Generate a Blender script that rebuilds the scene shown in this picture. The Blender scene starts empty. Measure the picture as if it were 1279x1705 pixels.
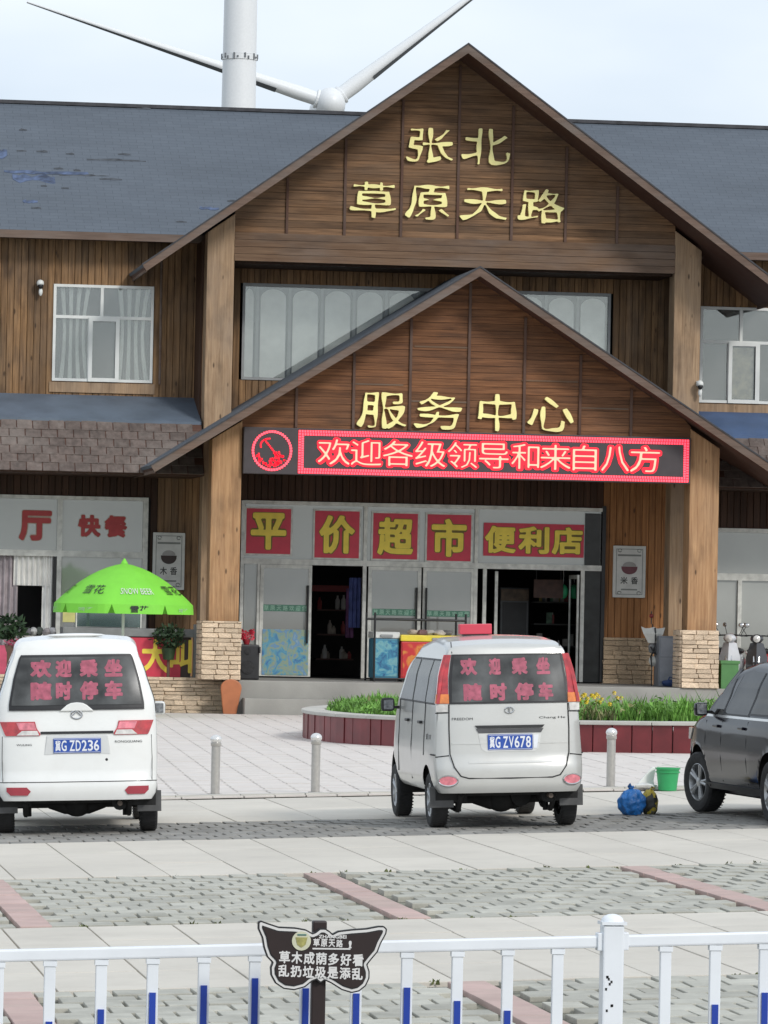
import bpy, bmesh, math, random
from mathutils import Vector, Matrix
random.seed(7)
SC = bpy.context.scene
COL = SC.collection
rad = math.radians
rnd = random.uniform

# ------------------------------------------------------------------ camera, sky, sun, exposure
cam_data = bpy.data.cameras.new('camera')
cam = bpy.data.objects.new('camera', cam_data); COL.objects.link(cam)
cam_data.sensor_fit = 'VERTICAL'; cam_data.sensor_height = 24.0; cam_data.lens = 24.0*8000/1705
cam_data.clip_start = .5; cam_data.clip_end = 3000
PSI, PITCH, ROLL = math.atan(1140/8000), math.atan(150/8000), .02
fw = Vector((math.sin(PSI)*math.cos(PITCH), math.cos(PSI)*math.cos(PITCH), math.sin(PITCH)))
rt0 = Vector((math.cos(PSI), -math.sin(PSI), 0)); up0 = rt0.cross(fw)
rt = math.cos(ROLL)*rt0+math.sin(ROLL)*up0; up = math.cos(ROLL)*up0-math.sin(ROLL)*rt0
cam.matrix_world = Matrix(((rt.x, up.x, -fw.x, 0), (rt.y, up.y, -fw.y, 0), (rt.z, up.z, -fw.z, 2.2), (0, 0, 0, 1)))
SC.camera = cam
SC.view_settings.view_transform = 'Standard'; SC.view_settings.look = 'None'
SC.view_settings.gamma = 1; SC.view_settings.use_curve_mapping = False
SC.view_settings.exposure = .3
SUN_EL, SUN_AZ = rad(33), rad(150)
world = bpy.data.worlds.new("World"); SC.world = world; world.use_nodes = True
wn, wl = world.node_tree.nodes, world.node_tree.links
bg = wn['Background']; bg.inputs['Strength'].default_value = .1
sky = wn.new('ShaderNodeTexSky'); sky.sky_type = 'NISHITA'; sky.sun_disc = False
sky.sun_elevation = SUN_EL; sky.sun_rotation = SUN_AZ; sky.dust_density = 2.0
tc = wn.new('ShaderNodeTexCoord'); mp = wn.new('ShaderNodeMapping'); mp.inputs['Scale'].default_value = (1, 1, 2.5)
cl = wn.new('ShaderNodeTexNoise'); cl.inputs['Scale'].default_value = 4.2; cl.inputs['Detail'].default_value = 5; cl.inputs['Roughness'].default_value = .5
rp = wn.new('ShaderNodeValToRGB'); rp.color_ramp.elements[0].position = .38; rp.color_ramp.elements[1].position = .64
rp.color_ramp.elements[0].color = (6.0, 6.9, 8.1, 1); rp.color_ramp.elements[1].color = (8.6, 9.1, 9.5, 1)
mx = wn.new('ShaderNodeMix'); mx.data_type = 'RGBA'; mx.inputs[0].default_value = .86
wl.new(tc.outputs['Generated'], mp.inputs['Vector']); wl.new(mp.outputs[0], cl.inputs['Vector']); wl.new(cl.outputs['Fac'], rp.inputs[0])
wl.new(sky.outputs[0], mx.inputs[6]); wl.new(rp.outputs[0], mx.inputs[7]); wl.new(mx.outputs[2], bg.inputs['Color'])
sd = bpy.data.lights.new('sun', 'SUN'); sd.energy = 1.5; sd.angle = rad(11); sd.color = (1, .97, .93)
sun = bpy.data.objects.new('sun', sd); COL.objects.link(sun)
sv = Vector((math.sin(SUN_AZ)*math.cos(SUN_EL), math.cos(SUN_AZ)*math.cos(SUN_EL), math.sin(SUN_EL)))
sun.rotation_euler = (-sv).to_track_quat('-Z', 'Y').to_euler()

# ------------------------------------------------------------------ materials
def NT(name):
    m = bpy.data.materials.new(name); m.use_nodes = True
    return m, m.node_tree.nodes, m.node_tree.links, m.node_tree.nodes['Principled BSDF']
def mat(name, col, rough=.6, metal=0., var=.12, scale=6., bump=0., bscale=60., spec=.5, rand=0., coat=0., emit=None, es=0., world=False, stain=0., scol=(.1, .09, .075)):
    m, n, l, b = NT(name)
    b.inputs['Roughness'].default_value = rough; b.inputs['Metallic'].default_value = metal
    b.inputs['Specular IOR Level'].default_value = spec
    if coat: b.inputs['Coat Weight'].default_value = coat; b.inputs['Coat Roughness'].default_value = .08
    t = n.new('ShaderNodeTexCoord')
    no = n.new('ShaderNodeTexNoise'); no.inputs['Scale'].default_value = scale; no.inputs['Detail'].default_value = 6
    vec = n.new('ShaderNodeNewGeometry').outputs['Position'] if world else t.outputs['Object']
    l.new(vec, no.inputs['Vector'])
    r = n.new('ShaderNodeValToRGB'); r.color_ramp.elements[0].position = .3; r.color_ramp.elements[1].position = .7
    r.color_ramp.elements[0].color = tuple(c*(1-var) for c in col)+(1,)
    r.color_ramp.elements[1].color = tuple(min(1, c*(1+var)) for c in col)+(1,)
    l.new(no.outputs['Fac'], r.inputs[0]); out = r.outputs[0]
    if stain:
        for sc_, amt in ((.55, stain), (3.1, stain*.7)):
            ns = n.new('ShaderNodeTexNoise'); ns.inputs['Scale'].default_value = sc_; ns.inputs['Detail'].default_value = 9; ns.inputs['Roughness'].default_value = .68; l.new(vec, ns.inputs['Vector'])
            ms = n.new('ShaderNodeMapRange'); ms.inputs['From Min'].default_value = .5; ms.inputs['From Max'].default_value = .78; ms.inputs['To Max'].default_value = amt; l.new(ns.outputs['Fac'], ms.inputs['Value'])
            mg = n.new('ShaderNodeMix'); mg.data_type = 'RGBA'; mg.inputs[7].default_value = scol+(1,); l.new(ms.outputs[0], mg.inputs[0]); l.new(out, mg.inputs[6]); out = mg.outputs[2]
    if rand:
        oi = n.new('ShaderNodeObjectInfo'); h = n.new('ShaderNodeHueSaturation')
        mr = n.new('ShaderNodeMapRange'); mr.inputs['To Min'].default_value = 1-rand; mr.inputs['To Max'].default_value = 1+rand
        l.new(oi.outputs['Random'], mr.inputs['Value']); l.new(mr.outputs[0], h.inputs['Value']); l.new(out, h.inputs['Color']); out = h.outputs[0]
    l.new(out, b.inputs['Base Color'])
    if bump:
        n2 = n.new('ShaderNodeTexNoise'); n2.inputs['Scale'].default_value = bscale; n2.inputs['Detail'].default_value = 5
        bp = n.new('ShaderNodeBump'); bp.inputs['Strength'].default_value = bump; bp.inputs['Distance'].default_value = .02
        l.new(vec, n2.inputs['Vector']); l.new(n2.outputs['Fac'], bp.inputs['Height']); l.new(bp.outputs[0], b.inputs['Normal'])
    if emit: b.inputs['Emission Color'].default_value = emit+(1,); b.inputs['Emission Strength'].default_value = es
    return m
def wood(name, dark, light, axis='z', stain=.5, rand=.22, rough=.62, knots=True, grey=(.16, .14, .125), gamt=.35):
    m, n, l, b = NT(name)
    b.inputs['Roughness'].default_value = rough; b.inputs['Specular IOR Level'].default_value = .25
    g = n.new('ShaderNodeNewGeometry'); oi = n.new('ShaderNodeObjectInfo')
    mp = n.new('ShaderNodeMapping')
    mp.inputs['Scale'].default_value = (24, 24, 1.1) if axis == 'z' else (1.1, 24, 24)
    ad = n.new('ShaderNodeVectorMath'); ad.operation = 'ADD'
    cb = n.new('ShaderNodeCombineXYZ'); ml = n.new('ShaderNodeMath'); ml.operation = 'MULTIPLY'; ml.inputs[1].default_value = 37
    l.new(oi.outputs['Random'], ml.inputs[0])
    for i in range(3): l.new(ml.outputs[0], cb.inputs[i])
    l.new(g.outputs['Position'], ad.inputs[0]); l.new(cb.outputs[0], ad.inputs[1]); l.new(ad.outputs[0], mp.inputs['Vector'])
    no = n.new('ShaderNodeTexNoise'); no.inputs['Scale'].default_value = 1; no.inputs['Detail'].default_value = 8; no.inputs['Roughness'].default_value = .65; no.inputs['Distortion'].default_value = .4
    l.new(mp.outputs[0], no.inputs['Vector'])
    r = n.new('ShaderNodeValToRGB'); r.color_ramp.elements[0].position = .3; r.color_ramp.elements[1].position = .72
    r.color_ramp.elements[0].color = dark+(1,); r.color_ramp.elements[1].color = light+(1,)
    l.new(no.outputs['Fac'], r.inputs[0]); out = r.outputs[0]
    # grey weathering in large blotches
    n3 = n.new('ShaderNodeTexNoise'); n3.inputs['Scale'].default_value = .8; n3.inputs['Detail'].default_value = 7; n3.inputs['Roughness'].default_value = .62
    m3 = n.new('ShaderNodeMapping'); m3.inputs['Scale'].default_value = (2.2, 2.2, .8) if axis == 'z' else (.7, 2, 2.4)
    l.new(g.outputs['Position'], m3.inputs['Vector']); l.new(m3.outputs[0], n3.inputs['Vector'])
    mr = n.new('ShaderNodeMapRange'); mr.inputs['From Min'].default_value = .42; mr.inputs['From Max'].default_value = .75; mr.inputs['To Max'].default_value = gamt*1.6
    l.new(n3.outputs['Fac'], mr.inputs['Value'])
    mg = n.new('ShaderNodeMix'); mg.data_type = 'RGBA'; mg.inputs[7].default_value = grey+(1,)
    l.new(mr.outputs[0], mg.inputs[0]); l.new(out, mg.inputs[6]); out = mg.outputs[2]
    n4 = n.new('ShaderNodeTexNoise'); n4.inputs['Scale'].default_value = 1.7; n4.inputs['Detail'].default_value = 8
    l.new(m3.outputs[0], n4.inputs['Vector'])
    mr4 = n.new('ShaderNodeMapRange'); mr4.inputs['From Min'].default_value = .5; mr4.inputs['From Max'].default_value = .8; mr4.inputs['To Max'].default_value = stain
    l.new(n4.outputs['Fac'], mr4.inputs['Value'])
    mg4 = n.new('ShaderNodeMix'); mg4.data_type = 'RGBA'; mg4.inputs[7].default_value = (.035, .022, .016, 1)
    l.new(mr4.outputs[0], mg4.inputs[0]); l.new(out, mg4.inputs[6]); out = mg4.outputs[2]
    if knots:
        vo = n.new('ShaderNodeTexVoronoi'); vo.inputs['Scale'].default_value = 1
        m5 = n.new('ShaderNodeMapping'); m5.inputs['Scale'].default_value = (5, 5, 1.7) if axis == 'z' else (1.7, 5, 5)
        l.new(ad.outputs[0], m5.inputs['Vector']); l.new(m5.outputs[0], vo.inputs['Vector'])
        lt = n.new('ShaderNodeMapRange'); lt.inputs['From Min'].default_value = .06; lt.inputs['From Max'].default_value = .12; lt.inputs['To Min'].default_value = .75; lt.inputs['To Max'].default_value = 0
        l.new(vo.outputs['Distance'], lt.inputs['Value'])
        mg5 = n.new('ShaderNodeMix'); mg5.data_type = 'RGBA'; mg5.inputs[7].default_value = (.03, .016, .01, 1)
        l.new(lt.outputs[0], mg5.inputs[0]); l.new(out, mg5.inputs[6]); out = mg5.outputs[2]
    h = n.new('ShaderNodeHueSaturation'); mv = n.new('ShaderNodeMapRange'); mv.inputs['To Min'].default_value = 1-rand; mv.inputs['To Max'].default_value = 1+rand
    l.new(oi.outputs['Random'], mv.inputs['Value']); l.new(mv.outputs[0], h.inputs['Value']); l.new(out, h.inputs['Color'])
    l.new(h.outputs[0], b.inputs['Base Color'])
    bp = n.new('ShaderNodeBump'); bp.inputs['Strength'].default_value = .35; bp.inputs['Distance'].default_value = .01
    l.new(no.outputs['Fac'], bp.inputs['Height']); l.new(bp.outputs[0], b.inputs['Normal'])
    return m
def glass(name, tint, trans=.5, rough=.03, diff=None):
    """thin pane: part see-through, part mirror, optional milky film"""
    m, n, l, b = NT(name); n.remove(b); out = n['Material Output']
    tr = n.new('ShaderNodeBsdfTransparent'); tr.inputs[0].default_value = tint+(1,)
    gl = n.new('ShaderNodeBsdfGlossy'); gl.inputs['Roughness'].default_value = rough; gl.inputs['Color'].default_value = (.8, .85, .85, 1)
    fr = n.new('ShaderNodeFresnel'); fr.inputs[0].default_value = 1.5
    ad = n.new('ShaderNodeMath'); ad.operation = 'MULTIPLY_ADD'; ad.inputs[1].default_value = 1.0; ad.inputs[2].default_value = .1; ad.use_clamp = True
    l.new(fr.outputs[0], ad.inputs[0])
    m1 = n.new('ShaderNodeMixShader'); l.new(ad.outputs[0], m1.inputs[0])
    if diff:
        df = n.new('ShaderNodeBsdfDiffuse'); df.inputs[0].default_value = diff+(1,)
        t = n.new('ShaderNodeTexCoord'); no = n.new('ShaderNodeTexNoise'); no.inputs['Scale'].default_value = 1.3; no.inputs['Detail'].default_value = 5
        l.new(t.outputs['Object'], no.inputs['Vector'])
        mr = n.new('ShaderNodeMapRange'); mr.inputs['To Min'].default_value = max(0, 1-trans-.12); mr.inputs['To Max'].default_value = min(1, 1-trans+.12)
        l.new(no.outputs['Fac'], mr.inputs['Value'])
        m0 = n.new('ShaderNodeMixShader'); l.new(mr.outputs[0], m0.inputs[0]); l.new(tr.outputs[0], m0.inputs[1]); l.new(df.outputs[0], m0.inputs[2])
        l.new(m0.outputs[0], m1.inputs[1])
    else: l.new(tr.outputs[0], m1.inputs[1])
    l.new(gl.outputs[0], m1.inputs[2]); l.new(m1.outputs[0], out.inputs[0])
    return m

K = {}
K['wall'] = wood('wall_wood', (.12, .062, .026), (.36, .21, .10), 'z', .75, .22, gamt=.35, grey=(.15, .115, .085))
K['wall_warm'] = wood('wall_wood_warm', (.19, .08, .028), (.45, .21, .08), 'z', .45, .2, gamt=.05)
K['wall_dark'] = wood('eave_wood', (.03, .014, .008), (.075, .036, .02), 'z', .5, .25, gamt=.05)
K['post'] = wood('post_wood', (.29, .15, .07), (.53, .32, .165), 'z', .5, .1, gamt=.12)
K['column'] = wood('column_wood', (.24, .15, .085), (.45, .31, .19), 'z', .6, .08, gamt=.4, grey=(.28, .22, .17))
K['gable'] = wood('gable_wood', (.085, .043, .02), (.27, .15, .075), 'x', .6, .2, gamt=.3, grey=(.17, .125, .09), knots=False)
K['porch_gable'] = wood('porch_gable_wood', (.085, .034, .015), (.27, .12, .052), 'x', .6, .2, gamt=.15, grey=(.16, .10, .07), knots=False)
K['beam'] = wood('beam_wood', (.10, .055, .032), (.20, .125, .075), 'x', .5, .1, gamt=.6, grey=(.17, .13, .105), knots=False)
K['batten'] = wood('batten_wood', (.08, .04, .028), (.13, .07, .048), 'z', .3, .1, gamt=.3, knots=False)
K['fascia'] = wood('fascia_wood', (.105, .068, .05), (.185, .125, .095), 'x', .4, .08, gamt=.5, knots=False)
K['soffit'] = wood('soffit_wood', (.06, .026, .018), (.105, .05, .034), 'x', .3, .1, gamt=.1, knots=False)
K['white_frame'] = mat('white_window_frame', (.68, .69, .66), .4, var=.08, scale=3)
K['alu'] = mat('aluminium_frame', (.62, .62, .57), .42, var=.22, scale=7)
K['grey_frame'] = mat('grey_window_frame', (.30, .31, .31), .5, var=.1)
K['pane_up'] = glass('upper_window_glass', (.95, .97, .96), .9, .02, (.5, .5, .48))
K['pane_arch'] = glass('arch_window_glass', (.97, .98, .97), .9, .02)
K['pane_film'] = glass('filmed_shop_glass', (.5, .52, .5), .12, .06, (.40, .405, .375))
K['pane_door'] = glass('door_glass', (.5, .52, .5), .25, .04, (.36, .36, .335))
K['pane_clear'] = glass('clear_glass', (.8, .83, .82), .9, .02)
K['curtain'] = mat('curtain_cloth', (.84, .83, .79), .9, var=.1, scale=4)
K['curtain_dim'] = mat('valance_board', (.2, .205, .21), .8, var=.1, scale=3)
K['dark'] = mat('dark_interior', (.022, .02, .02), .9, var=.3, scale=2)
K['black'] = mat('black_paint', (.015, .015, .016), .45, var=.3)
K['rubber'] = mat('rubber', (.022, .022, .023), .8, var=.3, scale=20, bump=.3)
K['gold'] = mat('gilded_letter', (1.0, .86, .36), .3, .0, var=.1, scale=3)
K['concrete'] = mat('concrete', (.30, .29, .265), .85, var=.16, scale=1.2, bump=.15, bscale=25)
K['sheet_red'] = mat('red_vinyl', (.60, .04, .075), .5, var=.08)
K['sheet_yellow'] = mat('yellow_vinyl', (.88, .68, .08), .5, var=.08)
K['sheet_white'] = mat('white_print', (.62, .62, .58), .6, var=.1)
K['green'] = mat('green_plastic', (.06, .42, .12), .4, var=.1)

# ------------------------------------------------------------------ helpers
def setp(o, label=None, cat=None, group=None, kind=None):
    for k, v in (('label', label), ('category', cat), ('group', group), ('kind', kind)):
        if v: o[k] = v
    return o
def thing(name, loc, label, cat, rz=0., ry=0., group=None):
    o = bpy.data.objects.new(name, None); COL.objects.link(o); o.empty_display_size = .2
    o.location = loc; o.rotation_euler = (0, ry, rz)
    return setp(o, label, cat, group)
def root_loc(o):
    while o.parent: o = o.parent
    return o.location
class MB:
    def __init__(s): s.v = []; s.f = []
    def add(s, vs, fs):
        k = len(s.v); s.v += [tuple(p) for p in vs]; s.f += [tuple(i+k for i in f) for f in fs]; return s
    def box(s, x0, x1, y0, y1, z0, z1):
        return s.add([(x0, y0, z0), (x1, y0, z0), (x1, y1, z0), (x0, y1, z0), (x0, y0, z1), (x1, y0, z1), (x1, y1, z1), (x0, y1, z1)],
                     [(0, 3, 2, 1), (4, 5, 6, 7), (0, 1, 5, 4), (1, 2, 6, 5), (2, 3, 7, 6), (3, 0, 4, 7)])
    def ext(s, pts, vec):
        n = len(pts); a = [Vector(p) for p in pts]; b = [p+Vector(vec) for p in a]
        return s.add(a+b, [tuple(range(n)), tuple(range(2*n-1, n-1, -1))]+[(i, i+n, (i+1) % n+n, (i+1) % n) for i in range(n)])
    def xz(s, poly, y0, y1): return s.ext([(x, y0, z) for x, z in poly], (0, y1-y0, 0))
    def tube(s, pts, r, n=8, closed=False):
        pts = [Vector(p) for p in pts]; m = len(pts); R = r if isinstance(r, (list, tuple)) else [r]*m
        vs = []; fs = []
        for i, p in enumerate(pts):
            if closed: t = pts[(i+1) % m]-pts[i-1]
            else: t = pts[min(i+1, m-1)]-pts[max(i-1, 0)]
            t.normalize(); a = t.cross(Vector((0, 0, 1)))
            if a.length < .05: a = t.cross(Vector((1, 0, 0)))
            a.normalize(); b = t.cross(a)
            vs += [p+R[i]*(math.cos(2*math.pi*k/n)*a+math.sin(2*math.pi*k/n)*b) for k in range(n)]
        for i in range(m if closed else m-1):
            j = (i+1) % m
            fs += [(i*n+k, i*n+(k+1) % n, j*n+(k+1) % n, j*n+k) for k in range(n)]
        if not closed: fs += [tuple(range(n-1, -1, -1)), tuple(range((m-1)*n, m*n))]
        return s.add(vs, fs)
    def lathe(s, prof, c=(0, 0, 0), n=16, axis='z', caps=True):
        vs = []; fs = []; m = len(prof)
        for r, z in prof:
            for k in range(n):
                a = 2*math.pi*k/n; p = (r*math.cos(a), r*math.sin(a), z)
                if axis == 'x': p = (z, r*math.cos(a), r*math.sin(a))
                if axis == 'y': p = (r*math.cos(a), z, r*math.sin(a))
                vs.append((p[0]+c[0], p[1]+c[1], p[2]+c[2]))
        for i in range(m-1): fs += [(i*n+k, i*n+(k+1) % n, (i+1)*n+(k+1) % n, (i+1)*n+k) for k in range(n)]
        if caps and prof[0][0] > 1e-5: fs.append(tuple(range(n-1, -1, -1)))
        if caps and prof[-1][0] > 1e-5: fs.append(tuple(range((m-1)*n, m*n)))
        return s.add(vs, fs)
    def ball(s, c, r, n=10, m=7, jit=0.):
        rx, ry, rz = r if isinstance(r, (tuple, list)) else (r, r, r)
        vs = []; fs = []
        for i in range(m+1):
            th = math.pi*i/m
            for k in range(n):
                a = 2*math.pi*k/n; j = 1+rnd(-jit, jit) if 0 < i < m else 1
                vs.append((c[0]+rx*j*math.sin(th)*math.cos(a), c[1]+ry*j*math.sin(th)*math.sin(a), c[2]+rz*j*math.cos(th)))
        for i in range(m): fs += [(i*n+k, (i+1)*n+k, (i+1)*n+(k+1) % n, i*n+(k+1) % n) for k in range(n)]
        return s.add(vs, fs)
    def grid(s, rows):
        n = len(rows[0])
        return s.add([p for r in rows for p in r], [(i*n+j, i*n+j+1, (i+1)*n+j+1, (i+1)*n+j) for i in range(len(rows)-1) for j in range(n-1)])
    def mesh(s, name, m=None, off=(0, 0, 0), smooth=False, bevel=0, ang=35, weld=False):
        me = bpy.data.meshes.new(name)
        me.from_pydata([(p[0]-off[0], p[1]-off[1], p[2]-off[2]) for p in s.v], [], s.f)
        bm = bmesh.new(); bm.from_mesh(me)
        if weld: bmesh.ops.remove_doubles(bm, verts=bm.verts, dist=1e-4)
        bmesh.ops.recalc_face_normals(bm, faces=bm.faces)
        if bevel: bmesh.ops.bevel(bm, geom=[e for e in bm.edges if len(e.link_faces) == 2 and e.calc_face_angle(0) > .6], offset=bevel, segments=2, affect='EDGES', profile=.6)
        bm.to_mesh(me); bm.free()
        if smooth:
            me.shade_smooth(); me.set_sharp_from_angle(angle=rad(ang))
        if m: me.materials.append(m)
        return me
    def build(s, name, m, parent=None, local=False, smooth=False, bevel=0, ang=35, weld=False, label=None, cat=None, group=None, kind=None, loc=None):
        off = (0, 0, 0)
        if parent is not None and not local: off = root_loc(parent)
        if parent is None and loc is not None and not local: off = loc
        o = bpy.data.objects.new(name, s.mesh(name, m, off, smooth, bevel, ang, weld)); COL.objects.link(o)
        if parent is not None: o.parent = parent
        if parent is None and loc is not None: o.location = loc
        return setp(o, label, cat, group, kind)
def inst(me, name, parent=None, loc=(0, 0, 0), rot=(0, 0, 0), scale=(1, 1, 1), world=True):
    o = bpy.data.objects.new(name, me); COL.objects.link(o)
    if parent is not None:
        o.parent = parent
        if world: loc = Vector(loc)-root_loc(parent)
    o.location = loc; o.rotation_euler = rot; o.scale = scale
    return o
_tc = {}
import numpy as np
def field_fill(A, B, bold, cell, brush=0.):
    """fill the even-odd inside of segments A-B, grown by `bold` (marching squares); brush varies the stroke weight"""
    lo, hi = A.min(0)-abs(bold)-2*cell, A.max(0)+abs(bold)+2*cell
    nx, ny = int((hi[0]-lo[0])/cell)+1, int((hi[1]-lo[1])/cell)+1
    X, Y = np.meshgrid(lo[0]+cell*np.arange(nx), lo[1]+cell*np.arange(ny))
    P = np.stack([X.ravel(), Y.ravel()], 1)
    d = np.full(len(P), 9.); ins = np.zeros(len(P), bool)
    for a, b in zip(A, B):
        ab = b-a; t = np.clip(((P-a) @ ab)/max(1e-12, ab @ ab), 0, 1)
        d = np.minimum(d, np.hypot(*(P-a-t[:, None]*ab).T))
        if a[1] != b[1]:
            h = (a[1] > P[:, 1]) != (b[1] > P[:, 1])
            ins ^= h & (P[:, 0] < (b[0]-a[0])*(P[:, 1]-a[1])/(b[1]-a[1])+a[0])
    F = (bold+np.where(ins, d, -d)).reshape(ny, nx)
    if brush: F = F+brush*(np.sin(11*X+2*Y+1)*np.sin(9*Y+1.3)+.8*np.abs(X-.5)-.25)
    vs = []; idx = {}; fs = []
    def vert(k, x, y):
        if k not in idx: idx[k] = len(vs); vs.append((x, y))
        return idx[k]
    for j in range(ny-1):
        for i in range(nx-1):
            q = [(i, j), (i+1, j), (i+1, j+1), (i, j+1)]; f = [F[b, a] for a, b in q]
            if max(f) <= 0: continue
            poly = []
            for k in range(4):
                (a, b), (a2, b2) = q[k], q[(k+1) % 4]; f0, f1 = f[k], f[(k+1) % 4]
                if f0 > 0: poly.append(vert((a, b), X[b, a], Y[b, a]))
                if (f0 > 0) != (f1 > 0):
                    t = f0/(f0-f1); poly.append(vert(tuple(sorted(((a, b), (a2, b2)))), X[b, a]+(X[b2, a2]-X[b, a])*t, Y[b, a]+(Y[b2, a2]-Y[b, a])*t))
            if len(poly) > 2: fs.append(tuple(poly))
    return vs, fs
def glyph(ch, bold=.02, cell=.03, brush=0.):
    """one character or line thickened by `bold`, in the unit square, as (verts, faces)"""
    if (ch, bold, brush) in _tc: return _tc[ch, bold, brush]
    c = bpy.data.curves.new('lettering', 'FONT'); c.body = ch; c.resolution_u = 3; c.fill_mode = 'NONE'
    o = bpy.data.objects.new('lettering', c); COL.objects.link(o); bpy.context.view_layer.update()
    me = bpy.data.meshes.new_from_object(o.evaluated_get(bpy.context.evaluated_depsgraph_get()))
    co = np.array([v.co[:2] for v in me.vertices]); ed = np.array([e.vertices[:] for e in me.edges])
    bpy.data.meshes.remove(me); bpy.data.objects.remove(o); bpy.data.curves.remove(c)
    vs, fs = field_fill(co[ed[:, 0]], co[ed[:, 1]], bold, cell, brush)
    V = np.array(vs); l, h = V.min(0), V.max(0)
    _tc[ch, bold, brush] = r = ([tuple(p) for p in (V-l)/(h-l)], fs)
    return r
def letters(mb, ch, x0, x1, z0, z1, fn, bold=.02, depth=0., warp=None, brush=0.):
    """put a glyph into the rectangle; fn(x,z)->point of the front face; depth extrudes it backwards"""
    vs, fs = glyph(ch, bold, .024 if brush else .03, brush)
    q = []
    for u, v in vs:
        if warp: u, v = warp(u, v)
        q.append((x0+u*(x1-x0), z0+v*(z1-z0)))
    P = [Vector(fn(x, z)) for x, z in q]
    if not depth: return mb.add(P, fs)
    n = len(P); B = [p+Vector((0, depth, 0)) for p in P]
    cnt = {}
    for f in fs:
        for i in range(len(f)):
            a, b = f[i], f[(i+1) % len(f)]; k = (min(a, b), max(a, b)); cnt.setdefault(k, []).append((a, b))
    side = [(b, a, a+n, b+n) for k, e in cnt.items() if len(e) == 1 for a, b in e]
    return mb.add(P+B, fs+[tuple(i+n for i in reversed(f)) for f in fs]+side)
def flat(y): return lambda x, z: (x, y, z)
def gz(x, y):
    """the car park slopes sideways and levels out towards the building"""
    return .033*min(1, max(0, (90-y)/34))*(x-9)

# ------------------------------------------------------------------ ground, car park, plaza
M_ground = mat('ground_dirt', (.13, .125, .105), .95, var=.25, scale=.8, bump=.3)
M_joint = mat('mossy_joint', (.185, .18, .14), .95, var=.5, scale=9, bump=.3)
M_slab = mat('concrete_slab', (.60, .56, .49), .85, var=.08, scale=1.1, bump=.12, bscale=45, rand=.04, world=True, stain=.3, scol=(.30, .27, .225))
M_grass_paver = mat('grass_paver', (.44, .43, .375), .9, var=.14, scale=5, bump=.25, bscale=40, rand=.13, world=True, stain=.45, scol=(.19, .18, .13))
M_old_paver = mat('worn_paver', (.27, .26, .24), .9, var=.2, scale=4, bump=.25, bscale=40, rand=.12, world=True, stain=.4, scol=(.13, .12, .10))
M_red_paver = mat('red_paver', (.50, .36, .325), .88, var=.1, scale=4, bump=.15, rand=.07, world=True, stain=.55, scol=(.40, .35, .29))
M_tile = mat('plaza_tile', (.66, .61, .565), .75, var=.06, scale=2.5, bump=.08, rand=.03, world=True, stain=.25, scol=(.40, .36, .31))
M_kerb = mat('kerb_stone', (.5, .485, .44), .8, var=.1, scale=2)
def sheet(name, x0, x1, y0, y1, dz, m, nx=12, ny=8, kind='structure', parent=None):
    mb = MB(); mb.grid([[(x0+(x1-x0)*i/nx, y0+(y1-y0)*j/ny, gz(x0+(x1-x0)*i/nx, y0+(y1-y0)*j/ny)+dz) for i in range(nx+1)] for j in range(ny+1)])
    return mb.build(name, m, parent, kind=kind)
gd = MB()
ys = [-120, -40, 0, 20, 40, 56, 64, 72, 80, 90, 130, 300, 900]
gd.grid([[(x, y, gz(max(-20, min(40, x)), y)-.09) for x in (-700, -60, -20, 0, 20, 40, 80, 700)] for y in ys])
gd.build('ground', M_ground, kind='structure')
def slab_mesh(w, d, h, name, m, bev=.006):
    return MB().box(-w/2, w/2, -d/2, d/2, -h, 0).mesh(name, m, bevel=bev)
def pave(name, piece, y0, y1, x0, x1, w, d, m, gap, jit=0., stagger=0., skip=None, limit=300, label=None, tiltj=0.):
    base = sheet(name, x0-6, x1+8, y0, y1, -.035, M_joint if 'grass' in name or 'lot' in name else M_kerb)
    me = slab_mesh(w-gap, d-gap, .05, piece, m)
    nx, ny = int((x1-x0)/w), max(1, round((y1-y0)/d)); d2 = (y1-y0)/ny
    cand = []
    for j in range(ny):
        for i in range(nx):
            x = x0+(i+.5)*w+(stagger*w if j % 2 else 0); y = y0+(j+.5)*d2
            if skip and skip(x, y): continue
            cand.append((y, x))
    cand.sort()
    mb = MB()
    for k, (y, x) in enumerate(cand):
        z = gz(x, y)+rnd(-jit, jit)
        if k < limit:
            o = inst(me, piece, base, (x, y, z), (rnd(-tiltj, tiltj), -.033+rnd(-tiltj, tiltj), rnd(-tiltj, tiltj)*.6), (1, d2/d, 1), world=False)
        else:
            a, b = (w-gap)/2, (d2-gap)/2
            mb.box(x-a, x+a, y-b, y+b, z-.04, z)
    if mb.v: mb.build(piece+'_field', m, base, kind='stuff')
    return base
# grass paver parking strips with red dividing rows; paler concrete lanes between them
def redskip(xs):
    return lambda x, y: any(abs(x-q) < .2 for q in xs)
def redrow(base, xs, y0, y1):
    me = slab_mesh(.235, .49, .05, 'red_paver', M_red_paver)
    n = round((y1-y0)/.5)
    for q in xs:
        for j in range(n):
            y = y0+(j+.5)*(y1-y0)/n
            inst(me, 'red_paver', base, (q, y, gz(q, y)+.002+rnd(-.002, .002)), (0, -.033, 0), world=False)
R3 = [1.955, 4.77, 7.58]; R2 = [2.5, 5.29, 8.04]; R1 = [2.9, 5.66, 8.45]
b3 = pave('grass_paver_strip', 'grass_paver', 25.6, 29.45, 1.0, 8.8, .24, .38, M_grass_paver, .022, .005, .5, redskip(R3), tiltj=.012); redrow(b3, R3, 25.6, 29.45)
pave('concrete_lane', 'concrete_slab', 29.5, 34.95, 1.0, 10.2, .62, 1.36, M_slab, .012, .002)
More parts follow.
